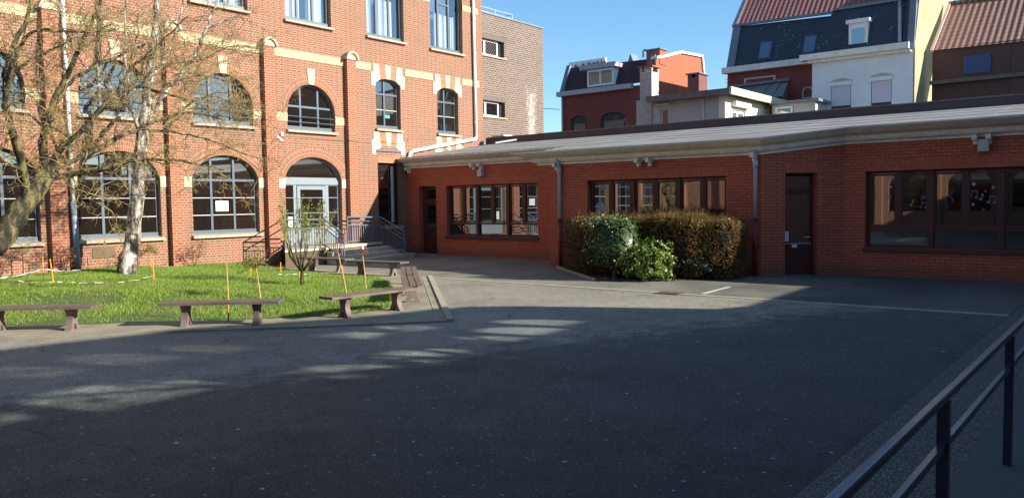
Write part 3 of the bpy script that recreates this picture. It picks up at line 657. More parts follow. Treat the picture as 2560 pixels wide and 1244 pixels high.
railing(rail, [(15.36, 21.82), (16.95, 21.82), (16.97, 20.85)], [1.56, 1.52, 1.03], [.66, .66, .17], [15, 9])
railing(rail2, [(18.98, 23.1), (20.55, 23.05), (20.75, 21.95)], [1.56, 1.52, .97], [.66, .66, .12], [15, 10])
m = M()
for z in (1.56, 1.27, .66): m.bar((15.36, 21.82, z), (16.45, 23.36, z), .03)
m.build('side_handrail', METAL, rail)

# ============================================================ LOW RED ANNEX
annex = thing('low_red_annex', 'long low red-painted brick annex in shade with pale cornice and flat pale roof', 'annex building')
S1a, S1b = (22.32, GY), (22.32, 14.25)
S2a, S2b = (19.8, 14.25), (20.02, 7.9)
S3b = (21.42, 6.25); S4b = (21.42, -6.0)
def seg(A, B):
    A = Vector(A); B = Vector(B); L = (B - A).length; d = (B - A) / L; n = Vector((-d.y, d.x))
    return L, lambda u, v, dd: (A.x + d.x * u + n.x * dd, A.y + d.y * u + n.y * dd, v)
WIN1 = (GY - 21.25, GY - 16.85, .77, 2.69); WIN2 = (1.13, 5.41, .75, 2.62); WIN4 = (.51, 4.95, .73, 2.65)
D1 = (.65, 1.60, -.05, 2.69); D3 = (.62, 1.45, -.05, 2.65)
segs = []
for nm, A, B, zt, hs in (('1', S1a, S1b, 3.62, [D1, WIN1]), ('2', S2a, S2b, 3.35, [WIN2]), ('3', S2b, S3b, 3.5, [D3]), ('4', S3b, S4b, 3.62, [WIN4])):
    L, mp = seg(A, B)
    M().prism(fr(0, L, -.1, zt), mp, 0, .3, [fr(h[0], h[1], max(h[2], -.05), h[3]) for h in hs]).build('wall', REDP, annex)
    for h in hs: M().prism(fr(h[0] - .02, h[1] + .02, h[3] + .004, h[3] + .24), mp, -.003, .05).build('soldier_course', REDSOLD, annex)
    segs.append((L, mp))
M().box(19.8, 22.32, 14.25, 14.5, 0, 3.3).build('side_wall', REDP, annex)
# dark brown-painted return beside the old building: pier
M().box(27.0, 27.3, -6, GY + 1.5, 0, 4.4).build('back_wall', HBROWN, annex)
# interior dark
M().box(23.6, 23.7, -6, GY - .1, 0, 3.3).build('inner_wall', ROOMD, annex)
def awin(mp, h, units, nm, gl=GLASSA):
    u0, u1, v0, v1 = h; m = M().prism(fr(u0 + .003, u1 - .003, v0 + .003, v1 - .003), mp, .17, .26, [fr(u0 + .07, u1 - .07, v0 + .08, v1 - .06)])
    W = (u1 - u0) / units; bx = lambda a, b, c, d, e, f: m.prism(fr(a, b, c, d), mp, e, f)
    for k in range(units):
        a = u0 + W * k; b = a + W; c = (a + b) / 2
        if k: bx(a - .065, a + .065, v0 + .02, v1 - .02, .12, .25)
        bx(c - .045, c + .045, v0 + .47, v1 - .05, .15, .245)
        bx(a + .05, b - .05, v0 + .43, v0 + .50, .145, .24)
        for p, q in ((a + .06, c - .04), (c + .04, b - .06)):     # casement sashes
            m.prism(fr(p, q, v0 + .52, v1 - .07), mp, .16, .235, [fr(p + .05, q - .05, v0 + .57, v1 - .12)])
    w_ = m.build('window', BROWNF, annex)
    M().prism(fr(u0 + .05, u1 - .05, v0 + .05, v1 - .05), mp, .205, .215).build('pane', gl, w_)
    M().prism(fr(u0 - .05, u1 + .05, v0 - .10, v0 - .004), mp, -.06, .2).build('sill', plain('dark_sill', (.07, .05, .045), .6) if 'dark_sill' not in MATS else MATS['dark_sill'], w_)
    return w_
w1_ = awin(segs[0][1], WIN1, 3, 'a'); w2_ = awin(segs[1][1], WIN2, 3, 'b'); w4_ = awin(segs[3][1], WIN4, 3, 'c')
# stickers: stars and musical notes on the right-hand window
def star(cu, cv, r): return [(cu + (r if i % 2 == 0 else r * .42) * math.sin(math.pi * i / 5), cv + (r if i % 2 == 0 else r * .42) * math.cos(math.pi * i / 5)) for i in range(10)]
stc = {'y': plain('cream_sticker', (.42, .38, .25), .8), 'p': plain('pink_sticker', (.34, .16, .24), .8), 'b': plain('blue_note_sticker', (.07, .22, .32), .8), 'w': plain('white_sticker', (.50, .50, .52), .8)}
mp4 = segs[3][1]; Y = 6.25
for y, z, r, c in ((3.36, 2.27, .055, 'w'), (3.37, 1.79, .045, 'w'), (3.12, 2.10, .03, 'y'), (2.96, 2.19, .05, 'y'), (3.16, 1.67, .04, 'p'), (4.42, 1.98, .05, 'p'), (5.22, 2.0, .05, 'w'), (2.78, 1.76, .04, 'p'), (5.18, 2.25, .04, 'w')):
    M().prism(star(Y - y, z, r), mp4, .188, .196).build('star_sticker', stc[c], w4_)
for y, z, s, c in ((3.52, 2.14, 1, 'y'), (3.22, 1.98, 1, 'y'), (2.83, 1.98, 1, 'y'), (3.06, 1.92, 1.1, 'p'), (3.43, 2.05, 1.1, 'p'), (4.72, 1.86, 1, 'y'), (4.5, 1.80, .9, 'p'), (5.36, 1.95, 1, 'w')):
    u = Y - y; m = M(); n = 10
    m.prism([(u + .032 * s * math.cos(2 * math.pi * i / n), z - .07 * s + .024 * s * math.sin(2 * math.pi * i / n)) for i in range(n)], mp4, .188, .196)
    m.prism(fr(u + .022 * s, u + .034 * s, z - .07 * s, z + .07 * s), mp4, .1885, .1965)
    if c == 'p':
        m.prism([(u + .11 * s + .030 * s * math.cos(2 * math.pi * i / n), z - .08 * s + .022 * s * math.sin(2 * math.pi * i / n)) for i in range(n)], mp4, .188, .196)
        m.prism(fr(u + .128 * s, u + .140 * s, z - .08 * s, z + .06 * s), mp4, .1885, .1965); m.prism([(u + .022 * s, z + .045 * s), (u + .14 * s, z + .035 * s), (u + .14 * s, z + .065 * s), (u + .022 * s, z + .075 * s)], mp4, .187, .1972)
    else: m.prism([(u + .034 * s, z + .07 * s), (u + .034 * s, z + .04 * s), (u + .075 * s, z - .01 * s), (u + .065 * s, z + .03 * s)], mp4, .187, .1972)
    m.build('note_sticker', stc[c], w4_)
for y, z in ((3.83, 1.97), (2.3, 2.0)):   # treble clefs
    u = Y - y; pts = [(u + .05 * math.sin(t * 1.25) * (1 - t / 9), z - .12 + t * .04) for t in np.linspace(0, 7, 18)]
    m = M(); 
    for i in range(17): m.bar(mp4(*pts[i], .192), mp4(*pts[i + 1], .192), .02, .01)
    m.build('clef_sticker', stc['b'], w4_)
# paper in the middle window, pale curtain
M().prism(fr(1.32, 1.60, 1.50, 1.95), segs[1][1], .19, .2).build('paper_sheet', plain('greenish_paper', (.30, .40, .38), .7), w2_)
# doors
mp = segs[0][1]; m = M().prism(fr(D1[0] + .003, D1[1] - .003, .01, 2.68), mp, .22, .27, [fr(D1[0] + .12, D1[1] - .12, 1.05, 1.95), fr(D1[0] + .12, D1[1] - .12, 2.2, 2.56)])
m.prism(fr(D1[0] + .14, D1[1] - .14, .2, .85), mp, .205, .23); m.prism(fr(D1[0], D1[1], 2.05, 2.12), mp, .19, .24)
d_ = m.build('door', BROWNF, annex); M().prism(fr(D1[0] + .1, D1[1] - .1, 1.0, 2.6), mp, .24, .25).build('pane', GLASSA, d_)
M().prism(fr(D1[0] - .1, D1[1] + .1, .0, .035), mp, -.25, .2).build('doorstep', CONC, d_)
mp = segs[2][1]; m = M().prism(fr(D3[0] + .003, D3[1] - .003, .01, 2.64), mp, .24, .29, [fr(D3[0] + .1, D3[1] - .1, .85, 2.1), fr(D3[0] + .1, D3[1] - .1, 2.25, 2.56)])
d_ = m.build('door', BROWNF, annex); M().prism(fr(D3[0] + .08, D3[1] - .08, .8, 2.6), mp, .26, .27).build('pane', GLASSA, d_)
M().prism(fr(D3[1] - .2, D3[1] - .08, .98, 1.0), mp, .18, .24).build('door_handle', GALV, d_)
M().prism(fr(D3[0] + .27, D3[0] + .40, .72, .80), mp, .225, .24).build('letter_plate', PAPER, d_)
M().prism(fr(D3[0] + .04, D3[0] + .18, .88, 1.14), mp, .225, .24).build('notice', PAPER, d_)
M().prism(fr(D3[0] + .1, D3[1] - .06, .815, .832), mp, .225, .24).build('door_rail', OFFW, d_)
# cornice with moulded profile
PROF = [(0, 0), (.05, 0), (.06, .06), (.16, .085), (.17, .115), (.20, .12), (.20, .20), (.30, .225), (.42, .25), (.52, .31), (.56, .345), (.61, .35), (.61, .375), (.575, .375), (.55, .36), (.40, .30), (0, .30)]
def cornice(path, zs, nm, ends=True):
    m = M(); k = len(PROF); nrm = []
    for i in range(len(path)):
        ds = []
        if i: ds.append((Vector(path[i]) - Vector(path[i - 1])).normalized())
        if i < len(path) - 1: ds.append((Vector(path[i + 1]) - Vector(path[i])).normalized())
        ns = [Vector((d.y, -d.x)) for d in ds]; n = sum(ns, Vector((0, 0))).normalized(); n = n / max(.5, n.dot(ns[0])); nrm.append(n)
    for p, n, z in zip(path, nrm, zs):
        for o_, h in PROF: m.v.append((p[0] + n.x * o_, p[1] + n.y * o_, z + h))
    for i in range(len(path) - 1):
        for j in range(k):
            a = i * k + j; b = i * k + (j + 1) % k; m.f.append((a, b, b + k, a + k))
    for base in (0, (len(path) - 1) * k): m.f.append(tuple(base + j for j in range(k)))
    return m.build(nm, CORN, annex)
def rimpath(path, zs):
    m = M(); m.tube([(p[0] , p[1], z) for p, z in zip(path, zs)], .018, 6); return m
cornice([(22.32, GY - .02), (22.32, 14.9)], [3.42, 3.42], 'cornice')
cornice([(21.3, 14.86), (19.8, 14.86), (20.02, 7.9), (21.42, 6.25), (21.42, -6)], [3.13, 3.13, 3.13, 3.36, 3.36], 'cornice')
rimpath([(19.19, 15.47), (19.41, 7.68), (20.80, 6.0), (20.81, -6)], [3.51, 3.51, 3.74, 3.74]).build('gutter_lip', OFFW, annex)
m = M().bar((19.19, 15.47, 3.51), (21.3, 15.47, 3.51), .03); m.build('gutter_lip', OFFW, annex)
# corbel brackets and small boxes under the cornice
def brack(x, y, z):
    m = M().box(x - .28, x, y - .05, y + .05, z - .02, z + .10).box(x - .14, x, y - .04, y + .04, z - .12, z - .02); m.build('corbel', CORN, annex)
for y in (19.74, 19.38): brack(22.32, y, 3.36)
for y in (23.2,): brack(22.32, y, 3.36)
for y in (11.36, 11.0, 14.2): brack(19.88, y, 3.08)
brack(20.0, 8.05, 3.08)
for y in (3.30, 3.02): brack(21.42, y, 3.31)
M().box(22.14, 22.32, 19.3, 19.5, 2.98, 3.24).build('wall_lamp_box', OFFW, annex)
M().box(21.22, 21.42, 3.02, 3.24, 3.02, 3.30).build('wall_lamp_box', OFFW, annex)
# downpipes
def dpipe(x, y, zt, zm, x2=None):
    m = M().tube([(x - .2, y, zt + .06), (x - .1, y, zt - .06), (x - .06, y, zt - .2), (x - .06, y, zm)], .052, 10)
    m.tube([(x - .06, y, zt - .36), (x - .06, y, zt - .18)], .07, 10); p = m.build('downpipe', GALV, annex, smooth=True)
    m = M().tube([(x - .06, y, zm), (x - .06, y, .02)], .062, 10)
    for z in (zm - .02, zm * .55): m.tube([(x - .06, y, z - .05), (x - .06, y, z)], .078, 10)
    m.build('downpipe_base', PIPER, p, smooth=True)
dpipe(19.78, 14.05, 3.2, 1.5); dpipe(19.98, 8.02, 3.16, 1.52)
# roof: one shallow slope up to the ridge parapet
def rz(x): return 3.42 + (x - 19.2) * .150
m = M()
pts = [(21.95, GY - .02), (21.95, 15.3), (19.5, 15.25), (19.68, 7.9), (21.1, 6.2), (21.1, -6.2), (27.2, -6.2), (27.2, GY - .02)]
m.prism(pts, lambda u, v, d: (u, v, rz(u) + d), 0, -.10)
for x in (22.4, 23.6, 24.8, 26.0): m.bar((x, -6, rz(x) + .002), (x, GY - .1, rz(x) + .002), .04, .008)
for y in (-1.5, 3.2, 8.1, 12.9, 17.6, 21.4): m.bar((22.0, y, rz(22.0) + .001), (27.1, y, rz(27.1) + .001), .04, .005)
m.build('roof', ROOF, annex)
m = M()
for (a, b) in (((19.49, 15.2), (19.67, 7.9)), ((19.67, 7.9), (21.09, 6.2)), ((21.09, 6.2), (21.09, -6)), ((21.94, GY - .05), (21.94, 15.35)), ((21.9, 15.26), (19.5, 15.26))):
    m.bar((*a, rz(a[0]) - .045), (*b, rz(b[0]) - .045), .03, .11)
m.build('roof_fascia', LICH, annex)
M().box(27.15, 27.5, -6.2, GY - .05, 4.3, 4.86).build('ridge_parapet', COPINGD, annex)
m = M(); y = -6.2; k = 0
while y < GY - .1:
    y2 = min(y + 1.9, GY - .05); m.box(27.12, 27.55, y + .004, y2 - .004, 4.862, 4.90 + .012 * (k % 2)); y = y2; k += 1
m.build('coping', COPING, annex)
M().box(27.5, 33, -6.2, GY + 1.5, 4.0, 4.55).build('rear_roof', COPINGD, annex)
# clutter at the roof corner
m = M().bar((26.2, 22.0, 4.56), (26.9, 21.4, 4.70), .07)
tag(m.build('loose_board', OFFW), 'pale loose board lying tilted on the annex roof by the old school corner', 'board')
tag(M().box(27.0, 27.6, 22.2, 22.9, 4.915, 4.98).build('roof_vent_cover', OFFW), 'flat pale cover on the annex ridge beside the dark brick block', 'cover')

# ============================================================ DARK BROWN BRICK BLOCK behind
db = thing('dark_brick_block', 'plain dark brown brick block with narrow windows behind the old school corner', 'building')
MB = lambda u, v, d: (u, 27 + d, v)
hw = [(30.6, 33.0, 9.62, 10.45), (30.6, 33.0, 6.5, 7.3)]
M().prism(fr(27.3, 36.42, 0, 11.7), MB, 0, .35, [fr(*h) for h in hw]).build('wall', DARKBR, db)
M().box(36.07, 36.42, 27.35, 40, 0, 11.7).build('side_wall', DARKBR, db)
M().box(27.2, 36.5, 26.94, 40, 11.7, 11.78).build('roof_edge', LEAD, db)
DSB = brick('dark_soldier', (.16, .12, .10), (.13, .10, .09), (.22, .18, .15), w=.085, h=.24, squash=1, offset=0)
for h in hw:
    m = M().prism(fr(h[0] + .01, h[1] - .35, h[2] + .01, h[3] - .01), MB, .16, .22, [fr(h[0] + .08, h[1] - 1.5, h[2] + .1, h[3] - .1), fr(h[1] - 1.35, h[1] - .45, h[2] + .1, h[3] - .1)])
    w_ = m.build('window', GALV, db); M().prism(fr(h[0] + .05, h[1] - .4, h[2] + .05, h[3] - .05), MB, .19, .2).build('pane', GLASS, w_)
    M().prism(fr(h[1] - .35, h[1] - .01, h[2] + .01, h[3] - .01), MB, .2, .24).build('blank_panel', ROOMD, w_)
    M().prism(fr(h[0] - .1, h[1] + .12, h[2] - .09, h[2] - .004), MB, -.07, .2).build('sill', SILL, w_)
    M().prism(fr(h[0] - .1, h[1] + .2, h[3] + .004, h[3] + .24), MB, -.006, .1).build('soldier_course', DSB, db)
gr_ = M()
for x in (31.4, 32.9, 34.35): gr_.tube([(x, 27.5, 11.78), (x, 27.5, 12.2)], .022, 6)
for z in (11.98, 12.2): gr_.tube([(29, 27.5, z), (34.35, 27.5, z), (34.35, 29.5, z)], .018, 6)
gr_.build('guard_rail', GALV, db)

# ============================================================ HOUSES behind the annex
def MXp(x): return lambda u, v, d: (x + d, u, v)     # wall facing -X: u = y, d inwards
def archw(y0, y1, z0, zs, zt): return arch(y0, y1, z0, zs, zt, 8)
# -- house with red slates and orange gable
h1 = thing('red_mansard_house', 'red brick house with reddish slate mansard, white dormer and sunlit orange gable wall', 'house')
WA = [(29.14, 30.4, 6.0, 7.35, 7.66), (26.2, 28.05, 6.0, 7.3, 7.7)]
M().prism(fr(23.9, 31.1, 0, 9.2), MXp(44), 0, .3, [archw(*a) for a in WA]).build('wall', HREDSH, h1)
m = M().prism([(44.0, 0), (50.6, 0), (50.6, 9.4), (50.15, 11.55), (47.2, 11.42), (43.95, 10.65), (44.0, 9.2)], lambda u, v, d: (u, 24 + d, v), 0, .3); m.build('gable_wall', ORANGE, h1)
m = M(); 
for a, b in (((43.9, 10.72), (45.2, 11.0)), ((45.2, 11.0), (47.2, 11.5)), ((47.2, 11.5), (50.25, 11.64)), ((50.25, 11.64), (50.7, 9.6))): m.bar((a[0], 24.1, a[1]), (b[0], 24.1, b[1]), .45, .15)
m.build('white_verge', WHITE, h1)
m = M(); m.add([(44.0, 24.3, 9.35), (44.0, 31.1, 9.25), (44.75, 31.0, 11.0), (44.75, 24.3, 10.85)], [(0, 1, 2, 3)])
m.add([(44.0, 31.1, 9.25), (50, 31.1, 9.25), (50, 31.0, 11.3), (44.75, 31.0, 11.0)], [(0, 1, 2, 3)]); m.build('mansard', SLATER, h1, fix=False)
m = M(); m.add([(44.75, 24.3, 10.85), (44.75, 31.0, 11.0), (50, 31.0, 11.6), (50, 24.3, 11.6)], [(0, 1, 2, 3)]); m.build('upper_roof', LEAD, h1, fix=False)
M().box(46.6, 46.8, 29.3, 32.3, 10.9, 11.75).build('white_parapet', WHITE, h1)
M().bar((43.98, 31.05, 9.3), (44.78, 31.0, 11.15), .30, .18).build('verge', LEAD, h1); M().bar((43.9, 24.35, 9.8), (44.4, 24.35, 10.95), .3, .3).build('verge', LEAD, h1)
M().box(43.65, 44.05, 25.6, 31.3, 9.02, 9.32).build('cornice', plain('mauve_white', (.50, .44, .46), .7), h1)
m = M().box(43.85, 45.0, 26.95, 28.95, 9.42, 10.75); dm = m.build('dormer', WHITE, h1)
M().box(43.84, 43.848, 27.08, 27.88, 9.55, 10.5).box(43.84, 43.848, 28.02, 28.82, 9.55, 10.5).build('pane', GLASST if 0 else glass('dormer_glass', (.28, .24, .17), .15), dm)
M().box(43.6, 45.0, 26.75, 29.4, 10.52, 10.8).build('dormer_roof', plain('pale_dormer_fascia', (.42, .38, .40), .7), dm)
for a in WA:
    w_ = M().prism(archw(*a), MXp(44), .12, .2, [fr(a[0] + .18, a[1] - .18, 6.5, 7.18)]).build('window', plain('dark_frame', (.05, .055, .06), .6) if 'dark_frame' not in MATS else MATS['dark_frame'], h1)
    M().prism(fr(a[0] + .15, a[1] - .15, 6.4, 7.25), MXp(44), .14, .15).build('blind', plain('tan_blind', (.26, .19, .15), .8) if 'tan_blind' not in MATS else MATS['tan_blind'], w_)
M().tube([(43.9, 31.0, 9.1), (43.9, 31.0, 0)], .06, 6).build('downpipe', GALV, h1)
ch = M().box(44.4, 45.25, 23.96, 24.9, 10.4, 11.30).build('chimney', ORANGE, h1); M().box(44.3, 45.35, 23.88, 25.0, 11.30, 11.37).build('chimney_cap', LEAD, ch)
m = M()
for i, y in enumerate((31.7, 31.1, 30.6, 30.2, 29.9, 29.55, 29.3)): m.tube([(46.45, y - .1, 11.25), (46.45, y - .1, 11.5 + .06 * (i % 3))], .075, 6)
m.tube([(44.7, 25.3, 11.0), (44.7, 25.3, 11.35), (44.7, 25.15, 11.5)], .05, 5); m.build('roof_vents', COPINGD, h1)
M().prism([(43.95, 24.0), (0, 0)][:0] or [(0, 0), (1.0, 0), (.5, 1.3)], lambda u, v, d: (52 + d, 30.0 + u * 1.0, 11.6 + v), 0, 1.0).build('far_turret', LEAD, h1)
# -- low grey house with chimneys
h2 = thing('low_grey_house', 'low grey rendered house with cream sunlit side wall and whitewashed brick chimney', 'house')
gw = (17.9, 18.36, 5.5, 6.32)
M().prism(fr(15.10, 18.74, 0, 6.66), MXp(34), 0, .3, [fr(*gw)]).build('wall', GREYW, h2)
M().prism(fr(18.76, 19.6, 0, 6.83), MXp(34), -.05, .7).build('brick_wall', WHBR, h2)
m = M().prism(fr(33.97, 39.2, 0, 6.66), lambda u, v, d: (u, 15.08 + d, v), 0, .3, [fr(34.76, 36.24, 4.9, 6.11)]); m.build('side_wall', CREAMW, h2)
M().box(33.44, 40.1, 14.62, 18.75, 6.67, 6.86).build('roof', COPINGD, h2)
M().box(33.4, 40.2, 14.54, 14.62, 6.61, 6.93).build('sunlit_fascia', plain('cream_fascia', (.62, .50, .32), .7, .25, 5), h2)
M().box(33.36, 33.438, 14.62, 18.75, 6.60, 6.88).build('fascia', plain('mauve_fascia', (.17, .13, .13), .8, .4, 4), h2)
M().box(33.8, 34.0, 17.76, 18.52, 6.45, 6.54).build('door_hood', OFFW, h2)
M().tube([(33.95, 16.15, 6.6), (33.95, 16.15, 5.9), (33.95, 16.1, 5.0)], .06, 6).build('downpipe', GALV, h2)
w_ = M().prism(fr(*gw), MXp(34), .1, .2, [fr(17.99, 18.27, 5.5, 6.25)]).build('window', OFFW, h2); M().prism(fr(17.97, 18.29, 5.5, 6.27), MXp(34), .14, .15).build('orange_blind', plain('orange_blind', (.38, .17, .10), .8), w_)
w_ = M().prism(fr(34.78, 36.22, 4.9, 6.09), lambda u, v, d: (u, 15.08 + d, v), .08, .16, [fr(34.85, 35.43, 5.0, 5.98), fr(35.57, 36.15, 5.0, 5.98)]).build('window', WHITE, h2)
M().prism(fr(34.81, 36.19, 4.9, 6.02), lambda u, v, d: (u, 15.08 + d, v), .12, .13).build('pane', glass('side_glass', (.12, .14, .17), .2), w_)
M().box(34.67, 36.42, 14.86, 15.08, 6.22, 6.45).build('shutter_box', WHITE, w_)
c_ = M().box(33.96, 34.66, 18.77, 19.40, 6.835, 8.13).build('chimney', WHBR, h2)
m = M().box(33.95, 34.67, 19.1, 19.16, 8.13, 8.35)
for x in (33.95, 34.55):
    for y in (18.76, 19.28): m.box(x, x + .12, y, y + .12, 8.13, 8.35)
m.build('chimney_top', WHBR, c_)
M().box(33.86, 34.76, 18.67, 19.49, 8.35, 8.41).build('chimney_cap', ORANGE, c_)
c_ = M().box(35.3, 36.2, 16.99, 17.57, 6.7, 7.82).box(35.3, 36.2, 16.99, 17.18, 7.82, 7.98).box(35.3, 36.2, 17.36, 17.57, 7.82, 7.98).build('chimney', brick('dark_chimney_brick', (.20, .07, .06), (.15, .06, .055), (.2, .14, .12), squash=1, dirt=.3), h2)
M().box(35.2, 36.3, 16.91, 17.66, 7.98, 8.03).build('chimney_cap', LEAD, c_)
m = M(); m.add([(35.1, 18.8, 6.9), (38.0, 18.8, 7.35), (38.0, 21.4, 7.35), (35.1, 21.4, 7.25)], [(0, 1, 2, 3)]); m.build('tiled_lean_to', TILEB, h2, fix=False)
# -- little cream extension
h2b = thing('cream_extension', 'small pale flat-roofed extension between the grey house and the white house', 'extension')
M().box(38.4, 40, 12.56, 14.62, 0, 6.55).build('wall', GREYW, h2b); M().box(38.2, 40.2, 12.34, 14.7, 6.55, 6.68).build('roof', LEAD, h2b)
w_ = M().box(38.35, 38.41, 13.62, 14.45, 5.9, 6.42).build('window', WHITE, h2b); M().box(38.34, 38.349, 13.71, 14.36, 6.0, 6.34).build('pane', glass('ext_glass', (.3, .34, .38), .2), w_)
# -- dark mansard house
h3 = thing('dark_mansard_house', 'tall red brick house with dark slate mansard, two skylights and red tiled upper roof', 'house')
M().prism(fr(13.9, 18.95, 0, 9.2), MXp(43), 0, .3).build('wall', HREDSH, h3)
M().box(43.3, 53, 18.65, 18.95, 0, 9.2).build('side_wall', HREDSH, h3)
M().box(42.65, 43.1, 13.4, 19.15, 9.06, 9.38).build('cornice', CORN, h3)
m = M(); m.add([(43.0, 18.95, 9.36), (43.0, 11.5, 9.36), (43.8, 11.5, 11.5), (43.8, 18.85, 11.8)], [(0, 1, 2, 3)]); m.add([(43.0, 18.95, 9.36), (43.8, 18.85, 11.8), (53, 18.85, 11.8), (53, 18.95, 9.36)], [(0, 1, 2, 3)]); m.build('mansard', SLATE, h3, fix=False)
m = M(); m.add([(43.75, 18.85, 11.82), (43.75, 8.7, 11.55), (47.6, 8.7, 16.0), (47.6, 18.85, 16.2)], [(0, 1, 2, 3)]); m.build('roof', TILER, h3, fix=False)
M().bar((43.7, 18.8, 11.85), (43.7, 8.8, 11.6), .18, .12).bar((42.95, 18.75, 9.4), (43.78, 18.7, 11.85), .45, .12).bar((43.75, 18.88, 11.8), (47.6, 18.88, 16.1), .25, .14).build('lead_edge', LEAD, h3)
for y0, y1 in ((16.5, 17.2), (14.12, 14.75)):
    w_ = M().bar(( 43.07, (y0 + y1) / 2, 9.62), (43.44, (y0 + y1) / 2, 10.62), .70, .08).build('skylight', plain('skylight_frame', (.10, .12, .15), .5) if 'skylight_frame' not in MATS else MATS['skylight_frame'], h3)
    M().bar((43.02, (y0 + y1) / 2, 9.70), (43.36, (y0 + y1) / 2, 10.56), .56, .05).build('pane', glass('sky_glass', (.03, .05, .09), .25) if 'sky_glass' not in MATS else MATS['sky_glass'], w_)
m = M().box(42.96, 43.02, 16.2, 17.95, 8.62, 8.70).box(42.96, 43.02, 17.85, 17.95, 8.36, 8.62).box(42.96, 43.02, 16.2, 16.3, 8.36, 8.62); m.build('stone_trim', OFFW, h3)
M().prism(arch(14.2, 14.75, 7.3, 7.7, 7.9, 8), MXp(42.99), 0, .04, [arch(14.25, 14.70, 7.35, 7.68, 7.85, 8)]).build('window', OFFW, h3)
m = M(); m.add([(42.98, 18.7, 8.22), (42.98, 15.5, 8.28), (41.6, 15.3, 7.35), (41.6, 18.9, 7.25)], [(0, 1, 2, 3)]); m.add([(42.98, 15.5, 8.28), (42.98, 15.5, 7.1), (41.6, 15.3, 7.1), (41.6, 15.3, 7.35)], [(0, 1, 2, 3)])
for y in (18.2, 17.4, 16.5, 15.9): m.bar((42.95, y, 8.30), (41.6, y, 7.36), .05)
m.build('zinc_lean_to', ZINCR, h3, fix=False); M().bar((42.9, 18.9, 8.32), (42.9, 15.4, 8.38), .15, .14).build('lead_flashing', LEAD, h3)
M().add([(42.9, 19.0, 8.3), (42.9, 20.2, 7.2), (43.4, 20.2, 7.2), (43.4, 19.0, 8.3), (42.9, 19.0, 7.2), (43.4, 19.0, 7.2)], [(0, 1, 2, 3), (0, 4, 1), (3, 2, 5), (0, 3, 5, 4)]).build('buttress_roof', LEAD, h3)
# -- white house
h4 = thing('white_mansard_house', 'white-painted house with lichened dark mansard, dormer, rolled-down shutters and yellow side wall', 'house')
WS = [(11.42, 12.36, 6.2, 7.5), (9.62, 10.52, 6.2, 7.55)]
M().prism(fr(8.72, 13.25, 0, 8.75), MXp(40), 0, .3, [arch(a, b, z0, z1, z1 + .16, 8) for a, b, z0, z1 in WS]).build('wall', WHITEW, h4)
M().box(39.62, 40.1, 8.85, 13.75, 8.72, 9.0).box(39.8, 40.1, 8.8, 13.4, 8.58, 8.72).build('cornice', CORN, h4)
m = M(); m.add([(40.0, 13.3, 9.0), (40.0, 9.2, 9.0), (40.75, 9.2, 11.15), (40.75, 12.5, 11.15)], [(0, 1, 2, 3)]); m.add([(40.0, 13.3, 9.0), (40.75, 12.5, 11.15), (43.6, 12.5, 11.3), (43, 13.3, 9.0)], [(0, 1, 2, 3)])
m.add([(40.0, 9.25, 9.0), (40.0, 8.8, 9.0), (40.75, 8.8, 11.15), (40.75, 9.25, 11.15)], [(0, 1, 2, 3)]); m.build('mansard', SLATE, h4, fix=False)
m = M(); m.add([(40.7, 12.55, 11.15), (40.7, 8.7, 11.15), (43.8, 8.7, 11.6), (43.8, 12.55, 11.6)], [(0, 1, 2, 3)]); m.build('flat_roof', LEAD, h4, fix=False)
M().bar((40.7, 12.5, 11.17), (40.7, 9.2, 11.17), .14, .12).bar((39.97, 9.3, 9.0), (40.7, 9.5, 11.2), .14, .12).bar((39.9, 8.82, 8.7), (40.35, 8.80, 11.3), .28, .12).build('lead_edge', LEAD, h4)
dm = M().box(40.1, 41.2, 10.72, 11.58, 9.12, 10.25).build('dormer', WHITE, h4); M().box(40.09, 40.099, 10.86, 11.44, 9.3, 10.0).build('pane', glass('dormer2_glass', (.10, .14, .18), .2), dm)
M().box(39.98, 41.2, 10.62, 11.68, 10.25, 10.42).build('dormer_roof', WHITE, dm)
for a, b, z0, z1 in WS:
    w_ = M().prism(fr(a + .02, b - .02, z0, z1 + .02), MXp(40), .08, .14).build('window', MATS['dark_frame'], h4)
    m = M(); m.box(40.02, 40.06, a + .03, b - .03, 6.42, z1 - .02); m.build('roller_shutter', plain('shutter_white', (.62, .60, .66), .6, .03), w_)
    M().box(39.93, 40.1, a - .02, b + .02, z1 - .12, z1 + .06).build('shutter_box', WHITE, w_)
    m = M(); n = 8; m.prism([(a - .06, z1 + .06)] + [(a - .06 + (b - a + .12) * i / n, z1 + .09 + .13 * math.sin(math.pi * i / n)) for i in range(n + 1)] + [(b + .06, z1 + .06)], MXp(40), -.03, .02); m.build('hood_mould', GREYW, w_)
m = M().prism([(40.02, 0), (49.5, 0), (49.5, 12.4), (47.9, 12.4), (47.6, 16.0), (44.5, 13.2), (40.8, 11.2), (40.02, 9.0)], lambda u, v, d: (u, 8.71 - d, v), 0, .05); m.build('yellow_side_wall', YELLW, h4)
